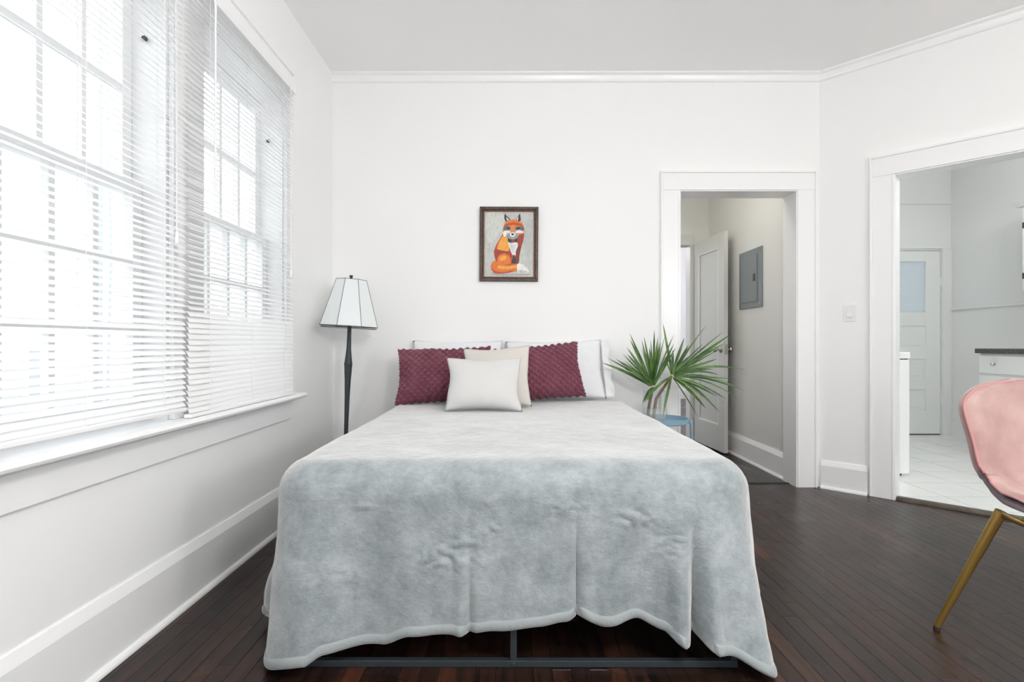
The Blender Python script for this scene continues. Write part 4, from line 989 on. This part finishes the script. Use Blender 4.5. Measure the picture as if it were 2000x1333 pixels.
# ------------------------------------------------------------------ side table, vase, cuttings
tx, ty = 0.948, 3.44
tb = empty('side_table', (tx, ty, 0)); tag(tb, 'pale blue round metal tray table beside the bed', 'side table')
ZTB = 0.500
tp = MB().lathe([(0.001, ZTB - 0.004), (0.150, ZTB - 0.004), (0.160, ZTB), (0.163, ZTB + 0.022), (0.165, ZTB + 0.022), (0.163, ZTB - 0.003), (0.152, ZTB - 0.008), (0.001, ZTB - 0.008)][::-1], 48, cap=False).build('tray_top', 'blue', tb)
auto_smooth(tp, 0.9)
MB().tube([(0.164 * math.cos(PI * k / 24), 0.164 * math.sin(PI * k / 24), ZTB + 0.022) for k in range(49)], 0.0025, 6).build('rim', 'blue', tp, smooth=True)
for a in (rd(-8), rd(112), rd(232)):
    ca, sa = math.cos(a), math.sin(a)
    MB().tube([(0.166 * ca, 0.166 * sa, ZTB - 0.006), (0.171 * ca, 0.171 * sa, ZTB - 0.005), (0.173 * ca, 0.173 * sa, ZTB + 0.010), (0.176 * ca, 0.176 * sa, ZTB + 0.014), (0.180 * ca, 0.180 * sa, ZTB + 0.008), (0.182 * ca, 0.182 * sa, ZTB - 0.02), (0.186 * ca, 0.186 * sa, 0.0)], 0.0085, 10).build('leg', 'blue', tb, smooth=True)

vx, vy, vz = 0.900, 3.44, ZTB - 0.0035
vs_ = empty('glass_vase', (vx, vy, vz)); tag(vs_, 'clear glass vase with water on the blue table', 'vase')
prof = [(0.050, 0.0), (0.066, 0.006), (0.078, 0.028), (0.080, 0.06), (0.076, 0.11), (0.070, 0.15), (0.069, 0.19), (0.071, 0.20)]
inner = [(r_ - 0.003, max(z, 0.008)) for r_, z in prof][::-1]
MB().lathe([(0.001, 0.001)] + prof, 40, cap=False).build('glass_body', 'vase', vs_, smooth=True)
MB().tube([(0.071 * math.cos(2 * PI * k / 40), 0.071 * math.sin(2 * PI * k / 40), 0.20) for k in range(41)], 0.0015, 6).build('rim', 'vase', vs_, smooth=True)
MB().lathe([(0.001, 0.009), (0.058, 0.009), (0.0735, 0.030), (0.0755, 0.06), (0.0735, 0.085), (0.001, 0.085)], 32, cap=False).build('water', 'water', vs_, smooth=True)

def pxoff(a, b_):                            # offsets (in the photograph's plant crop) to metres
    k = 3.44 / 1050 / 4.166; return a * k, -b_ * k
def leaf(root, o3, tip, wmax, droop, roll, m, rnd):
    o3, tip = Vector(o3), Vector(tip); ax = tip - o3; Ln = ax.length; n = 9
    side = ax.cross(Vector((math.sin(roll), -math.cos(roll), 0.15))).normalized(); nor = side.cross(ax).normalized()
    vs = []; fs = []
    for i in range(n + 1):
        t = i / n; p = o3 + ax * t + Vector((0, 0, droop * Ln * math.sin(PI * t) * 0.9))
        w = wmax * (0.55 + 1.1 * t) * (1 - t ** 2.2) if t < 1 else 0
        w = max(w, 0.0004)
        vs += [p - side * w / 2 + nor * w * 0.16, p - nor * w * 0.02, p + side * w / 2 + nor * w * 0.16]
    for i in range(n):
        for k in (0, 1): fs.append((3 * i + k, 3 * i + k + 1, 3 * i + k + 4, 3 * i + k + 3))
    b = MB().add(vs, fs); me = bpy.data.meshes.new('leaf'); me.from_pydata(b.v, [], b.f)
    return link('leaf', me, m, root, True)
def cutting(label, org, tips, stem, seed, wmul=1.0):
    rnd = random.Random(seed)
    root = empty('palm_cutting', (vx, vy, vz + 0.008)); tag(root, label, 'plant', 'leafy cuttings in the glass vase')
    O = Vector(org)
    MB().tube(stem, [0.010, 0.011, 0.010, 0.009, 0.008][:len(stem)], 8).build('stem', 'stem', root, smooth=True)
    tips = tips + [(a * rnd.uniform(0.72, 0.98) + rnd.uniform(-45, 45), b_ * rnd.uniform(0.72, 0.98) + rnd.uniform(-35, 35)) for a, b_ in tips[::2]]
    for k, (a, b_) in enumerate(tips):
        dx, dz = pxoff(a, b_); dep = rnd.uniform(-0.13, 0.10)
        tip = O + Vector((dx, dep, dz)); s0 = O + Vector((dx, dep, dz)) * 0.05
        leaf(root, s0, tip, rnd.choice((0.010, 0.013, 0.017, 0.020, 0.022)) * wmul, rnd.uniform(0.01, 0.10) * (1 if dz < 0.06 else 0.4), rnd.uniform(-0.5, 0.5), 'leaf' if rnd.random() < 0.6 else 'leaf_dk', rnd)
def rel(a, b_):                              # crop point -> local metres in the vase's frame
    px_, py_ = 1170 + a / 4.166, 600 + b_ / 4.166
    return ((px_ - 1000) / 1050 * 3.44 - 0.0095 - vx, 1.0 - (py_ - 671) / 1050 * 3.44 - vz - 0.008)
ox, oz = rel(435, 650); A0 = (ox, -0.01, oz)
tipsA = [(75 - 435, 415 - 650), (40 - 435, 458 - 650), (130 - 435, 420 - 650), (195 - 435, 500 - 650), (240 - 435, 215 - 650), (275 - 435, 262 - 650), (222 - 435, 382 - 650), (300 - 435, 420 - 650), (375 - 435, 240 - 650), (415 - 435, 190 - 650), (440 - 435, 265 - 650),
         (475 - 435, 245 - 650), (510 - 435, 285 - 650), (545 - 435, 235 - 650), (580 - 435, 300 - 650), (610 - 435, 225 - 650), (328 - 435, 770 - 650), (650 - 435, 330 - 650), (395 - 435, 330 - 650)]
cutting('spiky green cutting fanning up towards the pillows', A0, tipsA, [(-0.030, 0.0, 0.012), (-0.040, 0.0, 0.05), (-0.03, 0.0, 0.11), (A0[0] - 0.006, -0.005, A0[2] - 0.03), A0], 21)
ox, oz = rel(582, 558); B0 = (ox, -0.02, oz)
tipsB = [(540 - 582, 130 - 558), (685 - 582, 250 - 558), (655 - 582, 335 - 558), (885 - 582, 148 - 558), (820 - 582, 298 - 558), (972 - 582, 208 - 558), (998 - 582, 224 - 558), (968 - 582, 350 - 558), (990 - 582, 424 - 558),
         (1135 - 582, 506 - 558), (992 - 582, 556 - 558), (1055 - 582, 580 - 558), (1110 - 582, 664 - 558), (1062 - 582, 722 - 558), (985 - 582, 736 - 558), (880 - 582, 832 - 558), (960 - 582, 832 - 558), (820 - 582, 900 - 558),
         (468 - 582, 872 - 558), (495 - 582, 400 - 558), (760 - 582, 300 - 558), (860 - 582, 500 - 558), (330 - 582, 770 - 558)]
cutting('spiky green cutting spreading out over the hall doorway', B0, tipsB, [(0.000, 0.012, 0.012), (0.004, 0.008, 0.07), (0.012, 0.0, 0.14), (B0[0] - 0.03, -0.01, B0[2] - 0.05), B0], 22)

# ------------------------------------------------------------------ pink chair
chx, chy = 1.79, 1.70
ch = empty('dining_chair', (chx, chy, 0), (0, 0, rd(-8))); tag(ch, 'pink velvet shell chair with slim gold legs', 'chair')
# side profile: (forward = -y, z); from top of the back to the front of the seat
prof = [(-0.215, 0.868), (-0.212, 0.84), (-0.203, 0.78), (-0.193, 0.72), (-0.182, 0.66), (-0.170, 0.60), (-0.155, 0.55), (-0.130, 0.508), (-0.095, 0.482), (-0.05, 0.470), (0.02, 0.466), (0.10, 0.470), (0.17, 0.474), (0.22, 0.468), (0.25, 0.452)]
def resample(P, n):
    L_ = [0]
    for p, q in zip(P, P[1:]): L_.append(L_[-1] + math.dist(p, q))
    out = []
    for i in range(n + 1):
        s_ = L_[-1] * i / n; k = max(j for j in range(len(L_)) if L_[j] <= s_ + 1e-9); k = min(k, len(P) - 2)
        t = (s_ - L_[k]) / (L_[k + 1] - L_[k]); out.append((P[k][0] + (P[k + 1][0] - P[k][0]) * t, P[k][1] + (P[k + 1][1] - P[k][1]) * t))
    return out, L_[-1]
NP_ = 56; PRF, LEN = resample(prof, NP_)
def shell(off, grow):
    """surface offset towards the sitter by off"""
    rows = []
    for i in range(NP_ + 1):
        f, z = PRF[i]; a = PRF[max(i - 1, 0)]; c = PRF[min(i + 1, NP_)]
        tf, tz = c[0] - a[0], c[1] - a[1]; l = math.hypot(tf, tz); tf, tz = tf / l, tz / l
        nf, nz = -tz, tf                      # towards the sitter
        s_ = LEN * i / NP_
        W0 = interp([(0, 0.235), (0.12, 0.248), (0.28, 0.238), (0.42, 0.226), (0.55, 0.235), (0.80, 0.218)], s_) + grow
        for ed, R0, pw in ((s_, 0.11, 2.3), (LEN - s_, 0.12, 2.3)):
            if ed < R0: W0 *= max(0.02, (1 - (1 - ed / R0) ** pw)) ** (1 / pw)
        wing = interp([(0, 0.045), (0.25, 0.075), (0.40, 0.085), (0.55, 0.05), (0.8, 0.012)], s_)
        row = []
        for j in range(25):
            u = -1 + j / 12; cu = abs(u) ** 2.4 * wing * (W0 / 0.23)
            d_ = off + cu
            row.append((u * W0, -(f + nf * d_), z + nz * d_))
        rows.append(row)
    return rows
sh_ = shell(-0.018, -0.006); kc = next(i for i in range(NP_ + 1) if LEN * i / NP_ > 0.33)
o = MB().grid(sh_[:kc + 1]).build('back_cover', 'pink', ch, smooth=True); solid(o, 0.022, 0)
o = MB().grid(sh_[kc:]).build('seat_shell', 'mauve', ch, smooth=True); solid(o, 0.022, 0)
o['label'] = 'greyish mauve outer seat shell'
def padded():
    rows = shell(0.0, 0.0); top = shell(0.030, -0.004); n = len(rows)
    b = MB(); R2 = []
    for i, (r0, r1) in enumerate(zip(rows, top)):
        s_ = LEN * i / NP_; endf = min(1, min(s_, LEN - s_) / 0.03)
        crease = 0.010 * math.exp(-((s_ - 0.46) / 0.010) ** 2)
        row = []
        for j, (p, q) in enumerate(zip(r0, r1)):
            u = -1 + j / 12; e = min(1, max(0, (1 - abs(u)) / 0.10)) ** 0.5 * endf ** 0.5
            t = 0.25 + 0.75 * e - crease / 0.03 * e
            row.append(tuple(a_ + (c_ - a_) * t for a_, c_ in zip(p, q)))
        R2.append(row)
    return R2
o = MB().grid(padded()).build('upholstery', 'pink', ch, smooth=True); o.modifiers.new('sub', 'SUBSURF').levels = 1
rw = shell(0.006, 0.003)
loop = [r[0] for r in rw] + rw[-1][1:] + [r[-1] for r in rw[::-1]][1:] + rw[0][::-1][1:]
MB().tube(loop, 0.0045, 6).build('piping', 'piping', ch, smooth=True)
for sx in (-1, 1):
    for fy, (ty_, by_) in (('rear', (0.03, 0.135)), ('front', (-0.17, -0.235))):
        tpx, bpx = 0.205 * sx, (0.335 if fy == 'rear' else 0.285) * sx
        lg = MB().tube([(tpx, ty_, 0.452), (bpx, by_, 0.012)], [0.0165, 0.0105], 14).build('leg', 'gold', ch, smooth=False); auto_smooth(lg, 0.8)
        MB().lathe([(0.0105, 0.0), (0.0108, 0.013)], 12, bpx, by_).build('foot_cap', 'rubber', lg)
for sx in (-1, 1): MB().tube([(0.205 * sx, 0.03, 0.442), (0.205 * sx, -0.17, 0.442)], 0.010, 10).build('side_bar', 'gold', ch, smooth=True)
MB().tube([(-0.205, -0.05, 0.446), (0.205, -0.05, 0.446)], 0.010, 10).build('cross_bar', 'gold', ch, smooth=True)
MB().tube([(-0.205, -0.13, 0.446), (0.205, -0.13, 0.446)], 0.010, 10).build('cross_bar', 'gold', ch, smooth=True)
